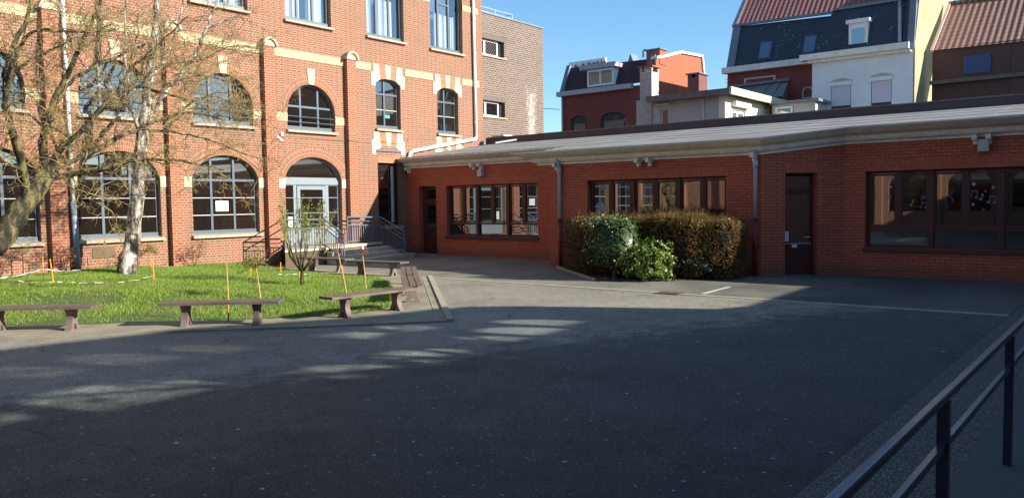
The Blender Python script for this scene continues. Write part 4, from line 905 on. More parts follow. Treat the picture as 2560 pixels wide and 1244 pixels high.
# -- brown tiled house at the right
h5 = thing('brown_tiled_house', 'brown brick house with long clay tile roof and blue panel beside the yellow wall', 'house')
M().prism(fr(-8, 8.35, 0, 8.9), MXp(42.05), 0, .3).build('wall', HBROWN, h5)
m = M(); m.add([(41.95, 8.38, 8.85), (41.95, -8, 8.6), (46.0, -8, 11.3), (46.0, 8.38, 11.75)], [(0, 1, 2, 3)]); m.build('roof', TILEB, h5, fix=False)
M().bar((41.9, 8.36, 8.8), (46, 8.36, 11.75), .12, .14).build('verge', plain('pale_verge', (.55, .42, .36), .7), h5)
M().bar((46.0, 8.4, 11.78), (46.0, -8, 11.33), .16, .14).build('ridge_tiles', TILEB, h5)
M().box(42.0, 42.06, 5.95, 7.05, 7.6, 8.42).build('blue_panel', plain('blue_panel', (.045, .075, .20), .6, .1), h5)
M().box(41.8, 42.06, -8, 8.4, 7.25, 7.42).build('string_course', plain('dull_stone', (.13, .12, .11), .8), h5)
M().box(41.98, 42.1, 4.0, 5.15, 0, 8.6).build('pier', HBROWN, h5)
# tall neighbour to the right, outside the picture: it shades the tile roof
h6 = thing('neighbour_house', 'tall plain brick house beyond the right edge of the courtyard', 'house')
M().box(38, 45, -14, -9.0, 0, 12.5).build('wall', HBROWN, h6); m = M(); m.add([(38, -14, 12.5), (38, -9, 12.5), (41.5, -9, 15.5), (41.5, -14, 15.5), (45, -9, 12.5), (45, -14, 12.5)], [(0, 1, 2, 3), (3, 2, 4, 5), (1, 4, 2), (0, 3, 5)]); m.build('roof', TILER, h6)
# TV aerial, wire, distant trees
m = M(); m.tube([(44.5, 19.6, 6.5), (44.5, 19.6, 9.05)], .02, 5)
for z in (9.0, 8.8, 8.35, 8.1): m.tube([(44.5, 19.75, z), (44.5, 18.6 if z > 8.5 else 19.2, z + .05)], .014, 4)
tag(m.build('tv_aerial', GALV), 'thin TV aerial standing left of the dark mansard house', 'aerial')
tag(M().tube([(34, 36, 8.3), (45, 32, 8.35)], .02, 4).build('overhead_wire', METAL), 'thin overhead wire across the gap beside the red mansard house', 'wire')

# ============================================================ BUILDING behind the camera (casts the big shadow, seen in window reflections)
rear = thing('rear_school_wing', 'brick school wing behind the viewer whose roof edge shades the courtyard', 'school building')
prof = [(-34, -.1), (24.0, -.1), (24.0, 4.78), (17.5, 4.66), (16.95, 4.8), (16.65, 5.75), (16.4, 6.35), (16.05, 6.75), (15.3, 6.85), (14.0, 6.98), (13.1, 7.28), (11.9, 7.68), (10.7, 7.83), (9.7, 7.9), (4, 8.3), (0, 8.5), (-3, 9.8), (-6, 8.6), (-12, 8.6), (-15, 10.0), (-18, 8.6), (-34, 8.6)]
RW = [(-12 + i * 3.4, -10 + i * 3.4) for i in range(9)]
MR = lambda u, v, d: (u, -4 - d, v)
hol = [fr(a, b, 1.1, 3.0) for a, b in RW if a < 12]
PATCHW = [arch(a, b, z0, z0 + h_ * .55, z0 + h_, 8) for a, b, z0, h_ in ((4.2, 5.4, 5.9, .75), (5.7, 7.2, 5.8, .85), (7.4, 9.0, 5.65, .8), (9.5, 10.5, 5.25, .6), (10.7, 11.8, 5.2, .62), (12.5, 13.0, 5.25, .6), (13.15, 14.0, 5.25, .7), (14.15, 14.9, 5.35, .75), (12.0, 12.8, 6.15, .6), (12.95, 13.7, 6.1, .6))]  # invented glazed openings, put here to throw sun patches on the shaded yard
DIM = [arch(a, b, z0, z0 + h_ * .55, z0 + h_, 8) for a, b, z0, h_ in ((8.3, 9.1, 6.7, .75), (9.3, 10.2, 6.6, .8), (10.4, 11.2, 6.5, .7), (6.6, 7.8, 6.9, .7))]  # more invented openings, for the fainter sun patches
M().prism(prof, MR, 0, .4, hol + PATCHW + DIM).build('wall', REARB, rear)
M().box(23.4, 24.7, -5, -4.0, 4.7, 9.3).build('chimney', REARB, rear)  # added out of view to keep the sun off the annex's slanting wall
SEE = glass('sun_patch_glass', (.80, .88, .95), .0, trans=True); SEED = glass('dim_sun_patch_glass', (.46, .47, .50), .0, trans=True)  # tints set how bright the added sun patches come out
for u in PATCHW: M().prism(u, MR, .2, .21).build('sun_patch_pane', SEE, rear)
for u in DIM: M().prism(u, MR, .2, .21).build('sun_patch_pane', SEED, rear)
for h in hol:
    a, b = h[0][0], h[1][0]; w_ = M().prism(h, MR, .15, .2, [fr(a + .08, (a + b) / 2 - .04, 1.2, 2.9), fr((a + b) / 2 + .04, b - .08, 1.2, 2.9)]).build('window', OFFW, rear)
    M().prism(h, MR, .18, .19).build('pane', GLASS, w_)

# ============================================================ LEFT WING, outside the picture, mirrored in the annex windows
left = thing('left_school_wing', 'brick school wing closing the courtyard beyond the left edge of the picture', 'school building')
ML = lambda u, v, d: (-12 - d, u, v)
LW = [(-2.5 + i * 3.4, -.2 + i * 3.4) for i in range(7)]
M().prism(fr(-4, GY, -.1, 9.5), ML, 0, .3, [arch(a, b, 1.1, 2.8, 3.6) for a, b in LW] + [arch(a, b, 4.7, 5.3, 6.3) for a, b in LW]).build('wall', BR, left)
for a, b in LW:
    for sh in (arch(a, b, 1.1, 2.8, 3.6), arch(a, b, 4.7, 5.3, 6.3)):
        w_ = M().prism(sh, ML, .16, .2).build('window', GLASS, left)
    M().box(-12.0, -11.78, b + .35, b + .77, 0, 7.3).build('pilaster', BRP, left)

# ============================================================ NEAR RAILING at the right
nr = thing('ramp_railing', 'glossy black square-tube ramp railing close to the viewer at the lower right', 'railing', (5, .8, 0)); nr.matrix_world = Matrix()
def rtube(y, z, w_, h_, r_):
    pl = []
    for cx, cz, a0 in ((w_ / 2 - r_, h_ / 2 - r_, 0), (-w_ / 2 + r_, h_ / 2 - r_, 90), (-w_ / 2 + r_, -h_ / 2 + r_, 180), (w_ / 2 - r_, -h_ / 2 + r_, 270)):
        for k in range(4): a = R(a0 + k * 30); pl.append((cx + r_ * math.cos(a), cz + r_ * math.sin(a)))
    return M().prism(pl, lambda u, v, d: (d, y + u, z + v), .4, 12.5)
rtube(.8, .985, .05, .045, .014).build('handrail', NEARRAIL, nr)
m = M().bar((.4, .8, .735), (12.5, .8, .735), .035, .03).bar((.4, .787, .755), (12.5, .787, .755), .008, .01); m.build('lower_rail', NEARRAIL, nr)
for x in (-.2 + .4, 2.15, 4.42, 6.75, 9.1, 11.4): M().bar((x, .8, 0), (x, .8, .962), .055).build('post', NEARRAIL, nr)

# ============================================================ BENCHES
def bench(label, x, y, ang):
    t = thing('plank_bench', label, 'bench', (x, y, 0), 'brown slatted benches round the lawn', R(ang))
    L, ZS = 1.96, .43; yw = (-.135, 0, .135)
    for c in yw:
        m = M().obox((0, c, ZS - .022), (1, 0, 0), (0, 1, 0), (0, 0, 1), L / 2, .058, .022); m.build('seat_plank', BENCHW, t)
    for s in (-1, 1):
        X = s * .58; pts = []
        n = 12
        for i in range(n + 1):
            z = ZS - .045 - (ZS - .045) * i / n; k = abs(z - .22) / .22; pts.append((.075 + .115 * k ** 1.9, z))
        poly = [(w_, z) for w_, z in pts] + [(-w_, z) for w_, z in pts[::-1]]
        hole = [(-.05, .04), (.05, .04), (.022, .13), (-.022, .13)]
        M().prism(poly, lambda u, v, d: (X + d, u, v), -.05, .05, [hole]).build('leg', BENCHL, t)
    return t
bench('brown plank bench cut by the left edge of the picture', 5.12, 14.12, -48)
bench('brown plank bench in the foreground facing the yard, second from the left edge', 7.2, 12.05, -48)
bench('brown plank bench at the near corner of the lawn, half in shadow', 9.5, 10.95, -3)
bench('nearer of two end-on brown benches on the paved edge right of the lawn', 11.5, 12.0, 48)
bench('farther of two end-on brown benches on the paved edge right of the lawn', 13.25, 13.9, 47)
bench('brown bench behind the lawn just in front of the steps, nearer to the annex', 14.85, 16.85, -82)
bench('brown bench behind the multi-stemmed shrub in front of the landing wall', 15.0, 19.3, -84)

# ============================================================ PLANTS
def unit(v): return v / (np.linalg.norm(v, axis=-1, keepdims=True) + 1e-9)
def leaves(P, size, asp=.55, nrm=None, tilt=1.0, seed=0):
    """diamond leaf quads at points P"""
    r = np.random.RandomState(seed); n = len(P); d = unit(r.normal(size=(n, 3))); 
    if nrm is not None: d = unit(d * tilt + nrm)
    a = unit(np.cross(d, r.normal(size=(n, 3)))); b = np.cross(d, a); s = (size * r.uniform(.6, 1.3, n))[:, None]
    V = np.stack([P - a * s, P + b * s * asp, P + a * s, P - b * s * asp], 1).reshape(-1, 3)
    return V, np.arange(n * 4).reshape(-1, 4)
def sticks(A, B, r0, r1=None, n=3):
    """many thin prisms from A to B"""
    A = np.asarray(A, float); B = np.asarray(B, float); k = len(A); d = unit(B - A); t = np.tile([0., 0., 1.], (k, 1)); t[np.abs(d[:, 2]) > .9] = [1, 0, 0]
    x = unit(np.cross(d, t)); y = np.cross(d, x); r0 = np.broadcast_to(r0, (k,)); r1 = r0 * .6 if r1 is None else np.broadcast_to(r1, (k,)); V = []
    for c, r in ((A, r0), (B, r1)):
        for i in range(n):
            a = 2 * math.pi * i / n; V.append(c + (x * math.cos(a) + y * math.sin(a)) * r[:, None])
    V = np.stack(V, 1).reshape(-1, 3); F = []
    for i in range(n): F.append(np.stack([np.arange(k) * 2 * n + i, np.arange(k) * 2 * n + (i + 1) % n, np.arange(k) * 2 * n + n + (i + 1) % n, np.arange(k) * 2 * n + n + i], 1))
    return V, np.concatenate(F)
def wander(p, d, L, n, wob, up_=0., r=rnd):
    pts = [Vector(p)]; d = Vector(d).normalized()
    for i in range(n):
        d = (d + Vector((r.gauss(0, wob), r.gauss(0, wob), r.gauss(0, wob) + up_))).normalized(); pts.append(pts[-1] + d * L / n)
    return pts
class Tree:
    def __init__(s): s.A = []; s.B = []; s.r0 = []; s.r1 = []; s.limb = M()
    def poly(s, pts, ra, rb):
        n = len(pts) - 1
        for i in range(n): s.A.append(pts[i]); s.B.append(pts[i + 1]); s.r0.append(ra + (rb - ra) * i / n); s.r1.append(ra + (rb - ra) * (i + 1) / n)
    def out(s, name, mat, par, n=3):
        V, F = sticks(np.array(s.A), np.array(s.B), np.array(s.r0), np.array(s.r1), n); return M().bulk(V, F).build(name, mat, par)
def smooth_path(pts, k=5, jit=0.0):
    P = [Vector(p) for p in pts]; out = []
    for i in range(len(P) - 1):
        p0 = P[max(i - 1, 0)]; p1 = P[i]; p2 = P[i + 1]; p3 = P[min(i + 2, len(P) - 1)]
        for j in range(k):
            t = j / k; q = .5 * ((2 * p1) + (-p0 + p2) * t + (2 * p0 - 5 * p1 + 4 * p2 - p3) * t * t + (-p0 + 3 * p1 - 3 * p2 + p3) * t ** 3)
            out.append(q + Vector((rnd.gauss(0, jit), rnd.gauss(0, jit), rnd.gauss(0, jit))))
    out.append(P[-1]); return out
def lensum(pts): return sum((pts[i + 1] - pts[i]).length for i in range(len(pts) - 1))
def at_t(pts, t):
    f = t * (len(pts) - 1); i = min(int(f), len(pts) - 2); return pts[i].lerp(pts[i + 1], f - i), (pts[i + 1] - pts[i]).normalized()
def side(d, ang):
    v = Vector((rnd.gauss(0, 1), rnd.gauss(0, 1), rnd.gauss(0, 1))); v = (v - d * v.dot(d)).normalized(); return (d * math.cos(ang) + v * math.sin(ang)).normalized()
# -- big curly tree at the left
curly = thing('curly_tree', 'big mossy tree with curling budding twigs, leaning in from the left picture edge', 'tree', (4.9, 16.8, .1)); curly.matrix_world = Matrix()
LIMB = {
'trunk': ([(4.5,16.80,-.05),(4.75,16.8,.6),(4.96, 16.80, 1.02), (5.35, 16.80, 1.25), (5.63, 16.80, 1.52), (6.00, 16.80, 2.10), (6.45, 16.90, 2.64)], .27, .17),
'A': ([(6.45,16.90,2.64), (6.32,16.70,3.17), (6.38,16.50,3.77), (6.62,16.20,4.52), (6.85,16.00,5.13), (7.05,15.80,5.73), (7.19,15.70,6.27)], .11, .03),
'A2': ([(6.00,16.80,2.10), (5.95,16.60,2.70), (5.68,16.30,3.41), (5.48,16.00,4.09), (5.57,15.80,4.78), (5.78,15.60,5.41), (5.87,15.50,5.96)], .12, .03),
'B': ([(6.45,16.90,2.64), (6.69,16.80,3.18), (6.91,16.60,3.43), (7.46,16.20,4.18), (7.89,16.00,4.43), (8.24,15.80,4.34), (8.73,15.60,4.20)], .10, .025),
'C': ([(6.32,16.70,3.17), (6.65,17.00,3.91), (7.11,17.20,4.57), (7.72,17.40,4.99), (8.73,17.70,5.54), (9.21,17.80,5.84), (9.85,18.00,6.39)], .07, .02),
'D': ([(6.33,16.90,2.55), (6.65,17.00,2.79), (7.42,17.20,3.16), (8.65,17.60,3.76), (9.65,17.90,4.14), (10.24,18.10,4.27), (11.19,18.30,4.17)], .10, .02),
'E': ([(6.41,16.90,2.56), (6.88,16.60,2.70), (7.40,16.20,2.81), (7.83,16.00,2.97), (8.78,15.70,2.93), (9.49,15.60,2.78)], .09, .015),
'F': ([(6.91,16.60,3.43), (7.66,17.00,4.07), (8.78,17.50,4.91), (9.50,17.80,5.30), (10.42,18.00,5.53), (11.37,18.30,6.02), (12.31,18.50,6.15)], .06, .015),
'G': ([(5.48,16.00,4.09), (5.49,15.60,4.53), (5.69,15.30,5.05), (5.99,15.00,5.10), (6.48,14.80,5.12), (6.83,14.70,5.30)], .05, .018),
'H': ([(5.48,16.00,4.09), (5.81,16.20,4.56), (6.22,16.40,4.87), (6.77,16.60,5.18), (7.00,16.70,5.42)], .05, .018),
'J': ([(8.65,17.60,3.76), (9.42,17.40,3.68), (10.14,17.30,3.56), (10.91,17.20,3.31), (11.57,17.20,3.12)], .04, .012),
'K': ([(5.95,16.60,2.70), (5.36,16.00,2.88), (4.89,15.60,3.32)], .06, .03),
'L': ([(8.24,15.80,4.34), (9.35,16.50,4.86), (10.43,17.00,4.95), (11.18,17.20,4.67)], .04, .012),
'N': ([(7.46,16.20,4.18), (7.79,16.00,4.79), (8.28,15.80,5.31), (8.80,15.60,5.92)], .04, .015),
'O': ([(6.65,17.00,2.79), (6.75,16.50,2.40), (6.99,16.20,2.16), (7.25,16.10,2.00)], .03, .01),
'P': ([(9.65,17.90,4.14), (10.77,18.30,4.73), (11.84,18.60,4.55), (12.81,18.80,4.33)], .04, .012)}
tl = M(); tw = Tree(); tr_ = M()
for k, (pts, ra, rb) in LIMB.items():
    sp_ = smooth_path(pts, 5, .012 if k != 'trunk' else .02); n = len(sp_); rad = [(ra + (rb - ra) * i / (n - 1)) * (1 if k == 'trunk' else .72) for i in range(n)]
    (tr_ if k == 'trunk' else tl).tube(sp_, rad, 12 if k == 'trunk' else 8)
    if k in ('trunk',): continue
    Ln = lensum(sp_); cnt = int(Ln * 6)
    for i in range(cnt):
        t = .12 + .88 * (i + rnd.random()) / cnt; p, d = at_t(sp_, t); L1 = rnd.uniform(.5, 1.5)
        b1 = wander(p, side(d, R(rnd.uniform(35, 75))), L1, 8, .30, .03); tw.poly(b1, .010 + .006 * (1 - t), .004)
        for _ in range(int(L1 * 8)):
            q, dd = at_t(b1, rnd.uniform(.12, 1)); L2 = rnd.uniform(.2, .5); b2 = wander(q, side(dd, R(rnd.uniform(30, 80))), L2, 6, .5); tw.poly(b2, .0052, .0030)
            for _ in range(int(L2 * 13)):
                q2, d2 = at_t(b2, rnd.uniform(.1, 1)); b3 = wander(q2, side(d2, R(rnd.uniform(30, 85))), rnd.uniform(.08, .24), 4, .6); tw.poly(b3, .0042, .0024)
tr_.build('trunk', BARK, curly, smooth=True); tl.build('limbs', BARK, curly, smooth=True); tw.out('twigs', TWIG, curly)
# -- birch
birch = thing('birch_tree', 'leaning silver birch with rugged white bark on the lawn in front of the arched windows', 'tree', (10, 21.3, .2)); birch.matrix_world = Matrix()
m = M(); bp = smooth_path([(10.0, 21.3, .1), (10.03, 21.3, .45), (10.18, 21.3, 1.14), (10.36, 21.3, 2.21), (10.46, 21.3, 3.07), (10.6, 21.3, 4.04), (10.81, 21.3, 5.45), (11.0, 21.3, 6.55), (11.16, 21.3, 7.65), (11.2, 21.3, 9.5)], 6, .008)
n = len(bp); rad = []
for i, p in enumerate(bp):
    z = p.z; rad.append((.30 - .10 * min(1, z / .9) if z < .9 else .20 - .018 * (z - .9) ) if z < 8 else .07)
m.tube(bp, rad, 16)
rr = random.Random(2); m.v = [(x + rr.gauss(0, .012), y + rr.gauss(0, .012), z) for x, y, z in m.v]
m.build('trunk', BIRCH, birch, smooth=True)
bl = M(); bt = Tree()
for pts, ra in (([(10.6, 21.3, 4.04), (11.0, 21.2, 4.9), (11.59, 21.1, 5.65), (12.1, 21.0, 6.4), (12.36, 21, 6.98), (12.6, 21, 7.5), (12.83, 21, 7.96), (13.0, 21, 8.6)], .075), ([(10.46, 21.3, 3.2), (10.2, 20.9, 4.2), (9.9, 20.6, 5.2), (9.8, 20.4, 6.6), (9.9, 20.3, 8)], .06), ([(10.81, 21.3, 5.45), (11.5, 21.6, 6.2), (12, 21.7, 7.4), (12.2, 21.7, 8.5)], .05), ([(12.36, 21, 6.98), (12.9, 20.8, 7.3), (13.5, 20.6, 7.4), (14.0, 20.5, 7.1)], .025), ([(10.3, 21.2, 4.6), (9.2, 21.3, 5.6), (8.4, 21.2, 6.9)], .04)):
    sp_ = smooth_path(pts, 5, .02); n = len(sp_); bl.tube(sp_, [ra * (1 - .75 * i / (n - 1)) for i in range(n)], 8)
    for i in range(int(lensum(sp_) * 4)):
        p, d = at_t(sp_, rnd.uniform(.25, 1)); b1 = wander(p, side(d, R(rnd.uniform(30, 60))), rnd.uniform(.5, 1.2), 7, .2, -.05); bt.poly(b1, .009, .004)
        for _ in range(5):
            q, dd = at_t(b1, rnd.uniform(.2, 1)); bt.poly(wander(q, side(dd, .7), rnd.uniform(.2, .5), 4, .3, -.1), .004, .0025)
bl.build('limbs', BIRCH, birch, smooth=True); bt.out('twigs', TWIGB, birch)
m = M()
for z, dz in ((2.36, .0), (2.33, .012)): m.tube([Vector((10.385, 21.3, z)) + Vector((.195 * math.cos(a), .195 * math.sin(a), dz)) for a in np.linspace(0, 2 * math.pi, 20)], .012, 5)
m.build('tree_strap', METAL, birch)

# -- hedge and bushes in front of the annex
HB = leafmat('hedge_brown', [(.16, .075, .03), (.22, .11, .05), (.11, .09, .025), (.27, .15, .07), (.16, .13, .03)], .7, .15, .2)
HG = leafmat('hedge_yellow_green', [(.24, .19, .03), (.32, .24, .05), (.17, .17, .03), (.30, .16, .06)], .6, .25, .3)
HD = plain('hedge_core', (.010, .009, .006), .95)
CAM = leafmat('glossy_dark_leaf', [(.03, .06, .014), (.05, .09, .02), (.08, .12, .03), (.02, .04, .012)], .38, .12, .45)
CAMY = leafmat('young_leaf', [(.12, .22, .02), (.20, .30, .04)], .45, .3)
BUSH = leafmat('mid_green_leaf', [(.09, .14, .025), (.14, .22, .035), (.22, .28, .06), (.05, .10, .02)], .45, .25)
DBUSH = leafmat('dark_green_leaf', [(.015, .03, .012), (.025, .045, .018)], .5, .1)
BLOSS = leafmat('pink_blossom', [(.65, .45, .42), (.55, .55, .5), (.7, .5, .45)], .6, .2)
def ell_shell(c, r, n, seed, lump=.12, inner=.55, box=2.0):
    q = np.random.RandomState(seed); d = unit(q.normal(size=(n, 3))); k = (np.abs(d) ** box).sum(1) ** (-1 / box)
    lum = 1 + lump * (np.sin(d[:, 0] * 7 + seed) + np.sin(d[:, 1] * 9 + 2) + np.sin(d[:, 2] * 8 + d[:, 0] * 5)) / 2
    rad = (inner + (1 - inner) * q.uniform(0, 1, n) ** .45) * lum * k
    return np.array(c) + d * rad[:, None] * np.array(r), d
hedge = thing('clipped_hedge', 'boxy clipped brown-twigged hedge under the middle annex window', 'hedge', (18.8, 11, 0)); hedge.matrix_world = Matrix()
q_ = np.random.RandomState(5); hp = []; hpt = []
for c, r, n, s in (((18.95, 12.45, .78), (.55, .62, .72), 7000, 1), ((18.45, 11.3, .84), (.8, 1.0, .76), 12000, 2), ((18.75, 9.75, .84), (.72, 1.05, .80), 14000, 3), ((18.95, 8.75, .76), (.6, .75, .74), 7000, 4)):
    P, d = ell_shell(c, r, n, s, .03, .78, 8); hp.append((P, d))
P = np.concatenate([a for a, b in hp]); D = np.concatenate([b for a, b in hp]); ok_ = P[:, 2] > .02; P, D = P[ok_], D[ok_]
d2 = unit(D * .7 + q_.normal(size=P.shape) * .6); V, F = sticks(P, P + d2 * q_.uniform(.04, .13, len(P))[:, None], .0055)
M().bulk(V, F).build('twigs', HB, hedge)
sel = q_.uniform(size=len(P)) < .55; V, F = leaves(P[sel], .030, .5, seed=8); M().bulk(V, F).build('leaves', HB, hedge)
T = P[(P[:, 2] > 1.30) & (q_.uniform(size=len(P)) < .9)]; T = T + q_.normal(size=T.shape) * .03; V, F = leaves(T, .032, .5, seed=9); M().bulk(V, F).build('top_leaves', HG, hedge)
A = T[q_.uniform(size=len(T)) < .22]; V, F = sticks(A, A + unit(q_.normal(size=A.shape) * .35 + [0, 0, 1]) * q_.uniform(.08, .28, len(A))[:, None], .0045); M().bulk(V, F).build('stray_twigs', HB, hedge)
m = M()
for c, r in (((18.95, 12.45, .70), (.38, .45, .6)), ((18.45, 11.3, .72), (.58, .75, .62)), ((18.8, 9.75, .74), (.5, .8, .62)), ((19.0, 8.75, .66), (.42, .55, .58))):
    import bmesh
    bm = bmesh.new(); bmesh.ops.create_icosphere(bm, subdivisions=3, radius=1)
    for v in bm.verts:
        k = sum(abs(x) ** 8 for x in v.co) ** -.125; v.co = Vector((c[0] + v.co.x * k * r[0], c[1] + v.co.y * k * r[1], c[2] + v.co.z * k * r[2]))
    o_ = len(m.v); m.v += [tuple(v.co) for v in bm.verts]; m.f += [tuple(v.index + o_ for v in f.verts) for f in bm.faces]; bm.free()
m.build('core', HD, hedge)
def bush(name, label, c, r, n, size, mat, seed, trunk=0, box=2.4, lump=.2, asp=.5, inner=.6):
    t = thing(name, label, 'bush', (c[0], c[1], 0)); t.matrix_world = Matrix(); P, d = ell_shell(c, r, n, seed, lump, inner, box); ok = P[:, 2] > .02; P = P[ok]; d = d[ok]
    V, F = leaves(P, size, asp, nrm=d * .5 + np.array([0, 0, .35]), tilt=.8, seed=seed); M().bulk(V, F).build('leaves', mat, t)
    m = M(); 
    for i in range(9 if not trunk else 14):
        a = i * 2.4; e_ = Vector((c[0] + r[0] * .7 * math.cos(a), c[1] + r[1] * .7 * math.sin(a), c[2] + r[2] * (.1 + .6 * ((i * 37) % 10) / 10)))
        b0 = Vector((c[0] + .03 * math.cos(a), c[1] + .03 * math.sin(a), .02)); m.tube([b0, Vector((c[0], c[1], c[2] - r[2] * .6)) + Vector((.08 * math.cos(a), .08 * math.sin(a), 0)), e_], [.022, .016, .006], 5)
    if trunk: m.tube([(c[0], c[1], 0), (c[0] + .02, c[1] - .02, c[2] - r[2] * .5)], .045, 8)
    m.build('stems', BARK, t); return t, P, d
t_, P, d = bush('camellia_bush', 'rounded dark glossy bush on a short trunk with small pale blossoms before the hedge', (17.45, 10.75, .97), (.60, .64, .60), 4200, .055, CAM, 11, trunk=1, box=6, lump=.06)
r_ = np.random.RandomState(4); s_ = (d[:, 0] < .1) & (r_.uniform(size=len(P)) < .05); V, F = leaves(P[s_] + d[s_] * .06, .03, .9, seed=5); M().bulk(V, F).build('blossoms', BLOSS, t_)
s_ = (d[:, 2] > .45) & (d[:, 1] > .0) & (r_.uniform(size=len(P)) < .35); V, F = leaves(P[s_] + np.array([0, 0, .10]) + r_.normal(size=(s_.sum(), 3)) * .05, .03, .5, seed=6); M().bulk(V, F).build('young_leaves', CAMY, t_)
bush('low_green_bush', 'low leafy mid-green bush at the front of the bed, right of the glossy bush', (17.62, 9.85, .46), (.55, .62, .50), 2700, .055, BUSH, 13, lump=.3, inner=.5)
bush('shaded_bush', 'dark low bush in the shade at the right end of the hedge', (18.55, 9.1, .42), (.5, .65, .42), 1600, .055, DBUSH, 14, lump=.25)

# -- saplings, canes, stakes and young shrubs on the lawn
def stake(x, y, z0, h, lean, label, mat=STAKE, r=.012, nm='orange_stake', cat='stake', grp='orange marker stakes in the lawn'):
    m = M().tube([(x, y, lawnz(x, y) - .05), (x + lean[0] * h, y + lean[1] * h, lawnz(x, y) + h)], r, 6); return tag(m.build(nm, mat), label, cat, grp)
stake(8.55, 22.9, 0, .52, (.02, 0), 'thin orange stake by the white tape near the school wall')
stake(7.35, 19.1, 0, .62, (-.10, .02), 'leaning orange stake where the tape is tied at the lawn front left')
stake(9.33, 18.5, 0, .50, (-.05, 0), 'bright orange stake right of the birch with tape at its foot')
stake(11.85, 18.4, 0, .24, (.05, -.05), 'short orange stake behind the budding grafted sapling')
stake(13.9, 20.0, 0, .32, (0, 0), 'short orange stake beside the entrance landing')
stake(12.3, 16.9, 0, .40, (0, 0), 'orange stake behind the multi-stemmed shrub')
def sapling(x, y, h, lean, label, crown='none', mat=CANE, nm='staked_sapling', seed=1, cs=.25):
    t = thing(nm, label, 'sapling', (x, y, lawnz(x, y)), 'young saplings on canes in the lawn'); q = random.Random(seed); t.matrix_world = Matrix(); z = lawnz(x, y)
    tp = Vector((x + lean[0] * h, y + lean[1] * h, z + h)); b0 = Vector((x, y, z - .05)); M().tube([b0, b0.lerp(tp, .5) + Vector((.01, 0, 0)), tp], [.016, .014, .011], 6).build('stem', mat, t)
    T = Tree(); LP = []
    n = {'none': 0, 'twig': 9, 'bud': 12, 'leafy': 22}[crown]
    for i in range(n):
        a = q.uniform(0, 6.28); d = Vector((math.cos(a), math.sin(a), q.uniform(.2, 1.1))); p = tp - Vector((0, 0, q.uniform(0, .1))); b = wander(p, d, cs * q.uniform(.6, 1.2), 5, .2, .05, q); T.poly(b, .006, .003)
        for k in range(4):
            p2, d2 = at_t(b, q.uniform(.3, 1)); b2 = wander(p2, d2 + Vector((q.gauss(0, .6), q.gauss(0, .6), q.gauss(0, .5))), cs * .35, 3, .3, 0, q); T.poly(b2, .003, .002)
            if crown in ('leafy', 'bud'):
                for _ in range(5 if crown == 'leafy' else 2): LP.append(tuple(b2[-1] + Vector((q.gauss(0, .02), q.gauss(0, .02), q.gauss(0, .02)))))
    if n: T.out('twigs', TWIG if crown != 'twig' else MATS['red_twig'], t)
    if LP: V, F = leaves(np.array(LP), .022, .5, seed=seed); M().bulk(V, F).build('leaves', MATS['bud_leaf'], t)
    return t
leafmat('red_twig', [(.22, .08, .06), (.30, .12, .08)], .7, 0); leafmat('bud_leaf', [(.16, .20, .04), (.22, .24, .06), (.28, .24, .08)], .5, .3)
DKST = plain('dark_stem', (.05, .04, .03), .8)
sapling(7.5, 12.35, 1.02, (0, 0), 'tall bare bamboo cane standing just behind the second bench')
sapling(9.2, 13.95, .66, (-.10, .06), 'grafted sapling with a round budding crown behind the second bench right end', 'leafy', seed=3, cs=.36)
sapling(10.6, 12.95, .98, (-.16, .10), 'leaning grafted sapling with a dark tag and few red twigs in front of the shrub', 'twig', seed=4, cs=.3)
sapling(12.0, 14.0, .88, (-.06, .05), 'grafted sapling with white wrapping and short red twigs near the steps', 'twig', seed=5, cs=.22)
M().obox((10.49, 13.02, 1.06), (1, 0, 0), (0, 1, 0), (0, 0, 1), .012, .03, .05).build('plant_label', DKST, bpy.data.objects['staked_sapling.002'])
M().tube([(11.955, 14.035, .98), (11.95, 14.04, 1.05)], .026, 8).build('white_wrap', WHITE, bpy.data.objects['staked_sapling.003'])
sapling(11.3, 22.6, .48, (.0, 0), 'small round-headed sapling under the middle arched window', 'leafy', seed=6, cs=.24)
sapling(8.1, 23.0, .62, (.02, 0), 'dark-stemmed sapling with bare spreading twigs near the wall at far left', 'bud', mat=DKST, seed=7, cs=.3)
# red-leaved shrubs along the wall
REDL = leafmat('red_young_leaf', [(.20, .05, .035), (.28, .08, .05), (.13, .12, .03), (.10, .07, .03)], .4, .2)
def redshrub(x, y, h, label, seed):
    t = thing('red_leaved_shrub', label, 'shrub', (x, y, .2), 'red-leaved shrubs along the school wall'); t.matrix_world = Matrix(); q = random.Random(seed); T = Tree(); LP = []
    for i in range(7):
        a = q.uniform(0, 6.28); b = wander((x, y, lawnz(x, y)), Vector((.35 * math.cos(a), .35 * math.sin(a), 1)), h * q.uniform(.7, 1), 6, .1, .05, q); T.poly(b, .009, .004)
        for k in range(9):
            p, d = at_t(b, q.uniform(.3, 1)); e_ = wander(p, side(d, .9), .16, 3, .2, .05, q); T.poly(e_, .004, .002)
            for _ in range(5): LP.append(tuple(e_[-1] + Vector((q.gauss(0, .035), q.gauss(0, .035), q.gauss(0, .03)))))
    T.out('stems', TWIGB, t); V, F = leaves(np.array(LP), .03, .4, seed=seed); M().bulk(V, F).build('leaves', REDL, t)
redshrub(9.15, 23.0, .85, 'red-leaved shrub at the foot of the pilaster left of the drainpipe', 31)
redshrub(11.0, 22.9, .80, 'red-leaved shrub half hidden behind the birch trunk', 32)
redshrub(12.85, 22.95, .80, 'red-leaved shrub right of the pilaster under the third arched window', 33)
redshrub(7.55, 22.9, .40, 'low red-leaved shrub at the left edge of the picture by the wall', 34)
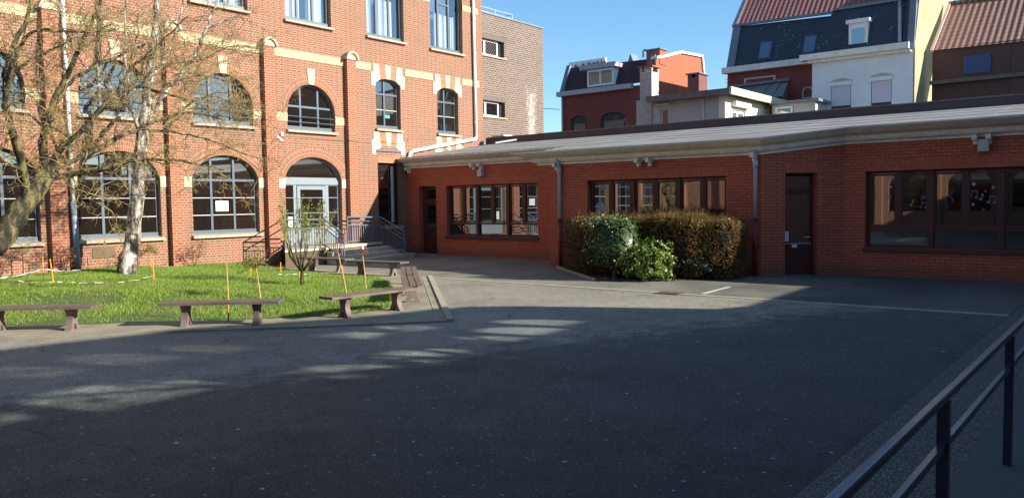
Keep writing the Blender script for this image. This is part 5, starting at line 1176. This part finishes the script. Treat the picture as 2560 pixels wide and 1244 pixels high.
# dark garden stake with iris leaves in front of the hatch
t = thing('garden_stake', 'thin dark stake with a tuft of dark blades in front of the brown wall hatch', 'stake', (10.15, 22.7, .2)); t.matrix_world = Matrix()
M().tube([(10.17, 22.7, .15), (10.12, 22.72, .95)], .011, 5).build('rod', METAL, t)
A = np.tile([[10.17, 22.7, .2]], (9, 1)); B = A + np.random.RandomState(6).normal(size=(9, 3)) * [.12, .1, .03] + [0, 0, .28]; V, F = sticks(A, B, .012, .003); M().bulk(V, F).build('blades', DBUSH, t)
# multi-stemmed shrub
ms = thing('multi_stem_shrub', 'upright multi-stemmed shrub with yellow-green leafy shoots in front of the entrance', 'shrub', (11.2, 15.3, .2)); ms.matrix_world = Matrix()
q = random.Random(9); T = Tree(); LP = []; base = Vector((11.2, 15.3, lawnz(11.2, 15.3))); mm = M(); mm.tube([base - Vector((0, 0, .05)), base + Vector((0, 0, .2)), base + Vector((.01, 0, .34))], [.05, .04, .045], 8)
for i in range(9):
    a = i * 2 * math.pi / 9 + .3; rr_ = .20 + .13 * (i % 3); k1 = base + Vector((0, 0, .32)); k2 = base + Vector((rr_ * .8 * math.cos(a), rr_ * .8 * math.sin(a), .55 + .2 * q.random())); k3 = k2 + Vector((.10 * math.cos(a), .10 * math.sin(a), .30))
    mm.tube([k1, k2, k3], [.028, .022, .014], 6)
    for j in range(4):
        p0 = k2.lerp(k3, q.random()); aa = a + q.gauss(0, .7); b = wander(p0, Vector((.30 * math.cos(aa), .30 * math.sin(aa), 1)), q.uniform(.55, 1.25), 8, .05, .05, q); T.poly(b, .0085, .004)
        for _ in range(18):
            p, d = at_t(b, q.uniform(.2, 1)); 
            if p.z < base.z + 1.2 and q.random() < .6: continue
            e_ = wander(p, side(d, .7), .09, 2, .2, 0, q); T.poly(e_, .003, .002)
            for _ in range(2): LP.append(tuple(e_[-1] + Vector((q.gauss(0, .02), q.gauss(0, .02), q.gauss(0, .02)))))
mm.build('stem_base', BARK, ms, smooth=True); T.out('shoots', leafmat('green_shoot', [(.20, .20, .05), (.28, .26, .08), (.16, .17, .05)], .6, 0), ms); V, F = leaves(np.array(LP), .028, .45, seed=3); M().bulk(V, F).build('leaves', MATS['bud_leaf'], ms)
# tapes on the grass
def tape(pts, w_, label):
    m = M(); P = smooth_path([(x, y, lawnz(x, y) + .075 + dz) for x, y, dz in pts], 4, .008)
    for i in range(len(P) - 1):
        a, b = P[i], P[i + 1]; d = (b - a).normalized(); n = d.cross(Vector((0, 0, 1))).normalized() * w_ * (.8 + .25 * math.sin(i * 1.7)); tt = Vector((0, 0, .01 * math.sin(i * 2.3)))
        o_ = len(m.v); m.v += [tuple(a - n), tuple(a + n + tt), tuple(b + n + tt), tuple(b - n)]; m.f.append((o_, o_ + 1, o_ + 2, o_ + 3))
    return tag(m.build('barrier_tape', TAPE, fix=False), label, 'tape', 'white tapes lying on the lawn')
tape([(6.0, 20.6, 0), (6.9, 21.3, .03), (7.6, 21.9, .03), (8.4, 22.7, .10)], .05, 'white barrier tape running from the left picture edge to the stake by the wall')
tape([(8.5, 22.75, .10), (8.75, 22.3, .05), (9.0, 22.3, .03), (9.25, 22.4, .02)], .10, 'broad white tape lying flat between the stake and the drainpipe')
tape([(7.15, 21.2, 0), (7.25, 20.2, 0), (7.2, 19.1, .03), (7.3, 19.0, .05), (7.6, 18.8, .02), (7.9, 18.7, 0), (8.4, 18.3, 0), (8.9, 18.4, 0), (9.3, 18.5, .03)], .03, 'thin crumpled tape along the lawn between the two orange stakes')
tape([(12.1, 17.7, .03), (12.25, 17.5, .03)], .05, 'small white scrap on the grass left of the shrub')
tape([(12.4, 17.6, .03), (12.7, 17.4, .04), (12.95, 17.3, .02)], .07, 'larger white scrap on the grass beside the multi-stemmed shrub')
# far bare trees and the climbing shrub behind the annex roof
def bare(x, y, z0, h, n, label, mat, nm='bare_tree', wid=1.0):
    t = thing(nm, label, 'tree' if 'tree' in nm else 'shrub', (x, y, z0)); t.matrix_world = Matrix(); q = random.Random(int(x * 7)); T = Tree()
    for i in range(n):
        a = q.uniform(0, 6.28); b = wander((x + q.gauss(0, .1), y + q.gauss(0, .2), z0), Vector((wid * .6 * math.cos(a), wid * math.sin(a), 1)), h * q.uniform(.6, 1), 8, .16, .02, q); T.poly(b, .028, .01)
        for k in range(10):
            p, d = at_t(b, q.uniform(.2, 1)); b2 = wander(p, side(d, .7), h * .25, 5, .25, 0, q); T.poly(b2, .012, .006)
            for _ in range(3): p2, d2 = at_t(b2, q.uniform(.2, 1)); T.poly(wander(p2, side(d2, .7), h * .1, 3, .3, 0, q), .007, .004)
    T.out('branches', mat, t)
bare(42.5, 25.2, 5.3, 2.0, 14, 'pale bare climbing shrub showing above the annex ridge in front of the red house', leafmat('pale_twig', [(.42, .27, .18), (.5, .35, .25)], .8, 0), 'bare_shrub', 1.3)
bare(60, 48, 4, 5.2, 14, 'distant bare tree in the gap between the dark block and the red house', leafmat('far_twig', [(.22, .2, .2), (.28, .25, .25)], .8, 0), wid=.8)
bare(37.6, 18.7, 5.6, .9, 6, 'small bare twigs above the ridge in front of the grey house wall', MATS['far_twig'], 'bare_twigs', 1.2)

# added bare tree out of view, placed so its branches break up the sun patches
dapple_tree = thing('bare_tree', 'added leafless tree behind the viewer that breaks up the sun patches on the yard', 'tree', (11, -2.6, 0)); dapple_tree.matrix_world = Matrix()
m = M(); m.tube([(11, -2.9, 0), (11.1, -2.9, 2), (10.9, -2.9, 4.2)], [.2, .16, .12], 10); T = Tree(); q = random.Random(21)
for ex in (-7.5, -5.8, -4.2, -2.6, -1.2, 0, 1.2, 2.4, 3.4):
    a = Vector((10.9 + q.gauss(0, .1), -2.9, 3.6 + q.random())); e = Vector((11 + ex, -3.1 + q.gauss(0, .2), 6.2 + q.random() * 1.4 - abs(ex) * .05)); mid = a.lerp(e, .5) + Vector((0, 0, .3))
    sp_ = smooth_path([a, mid, e], 6, .05); m.tube(sp_, [.075 - .06 * i / (len(sp_) - 1) for i in range(len(sp_))], 6)
    for _ in range(14):
        p, d = at_t(sp_, q.uniform(.3, 1)); b = wander(p, side(d, .8), q.uniform(.6, 1.3), 6, .25, 0, q); T.poly(b, .028, .012)
        for _ in range(4): p2, d2 = at_t(b, q.uniform(.2, 1)); T.poly(wander(p2, side(d2, .8), q.uniform(.2, .5), 4, .3, 0, q), .014, .007)
m.build('trunk', BARK, dapple_tree, smooth=True); T.out('branches', TWIGB, dapple_tree)
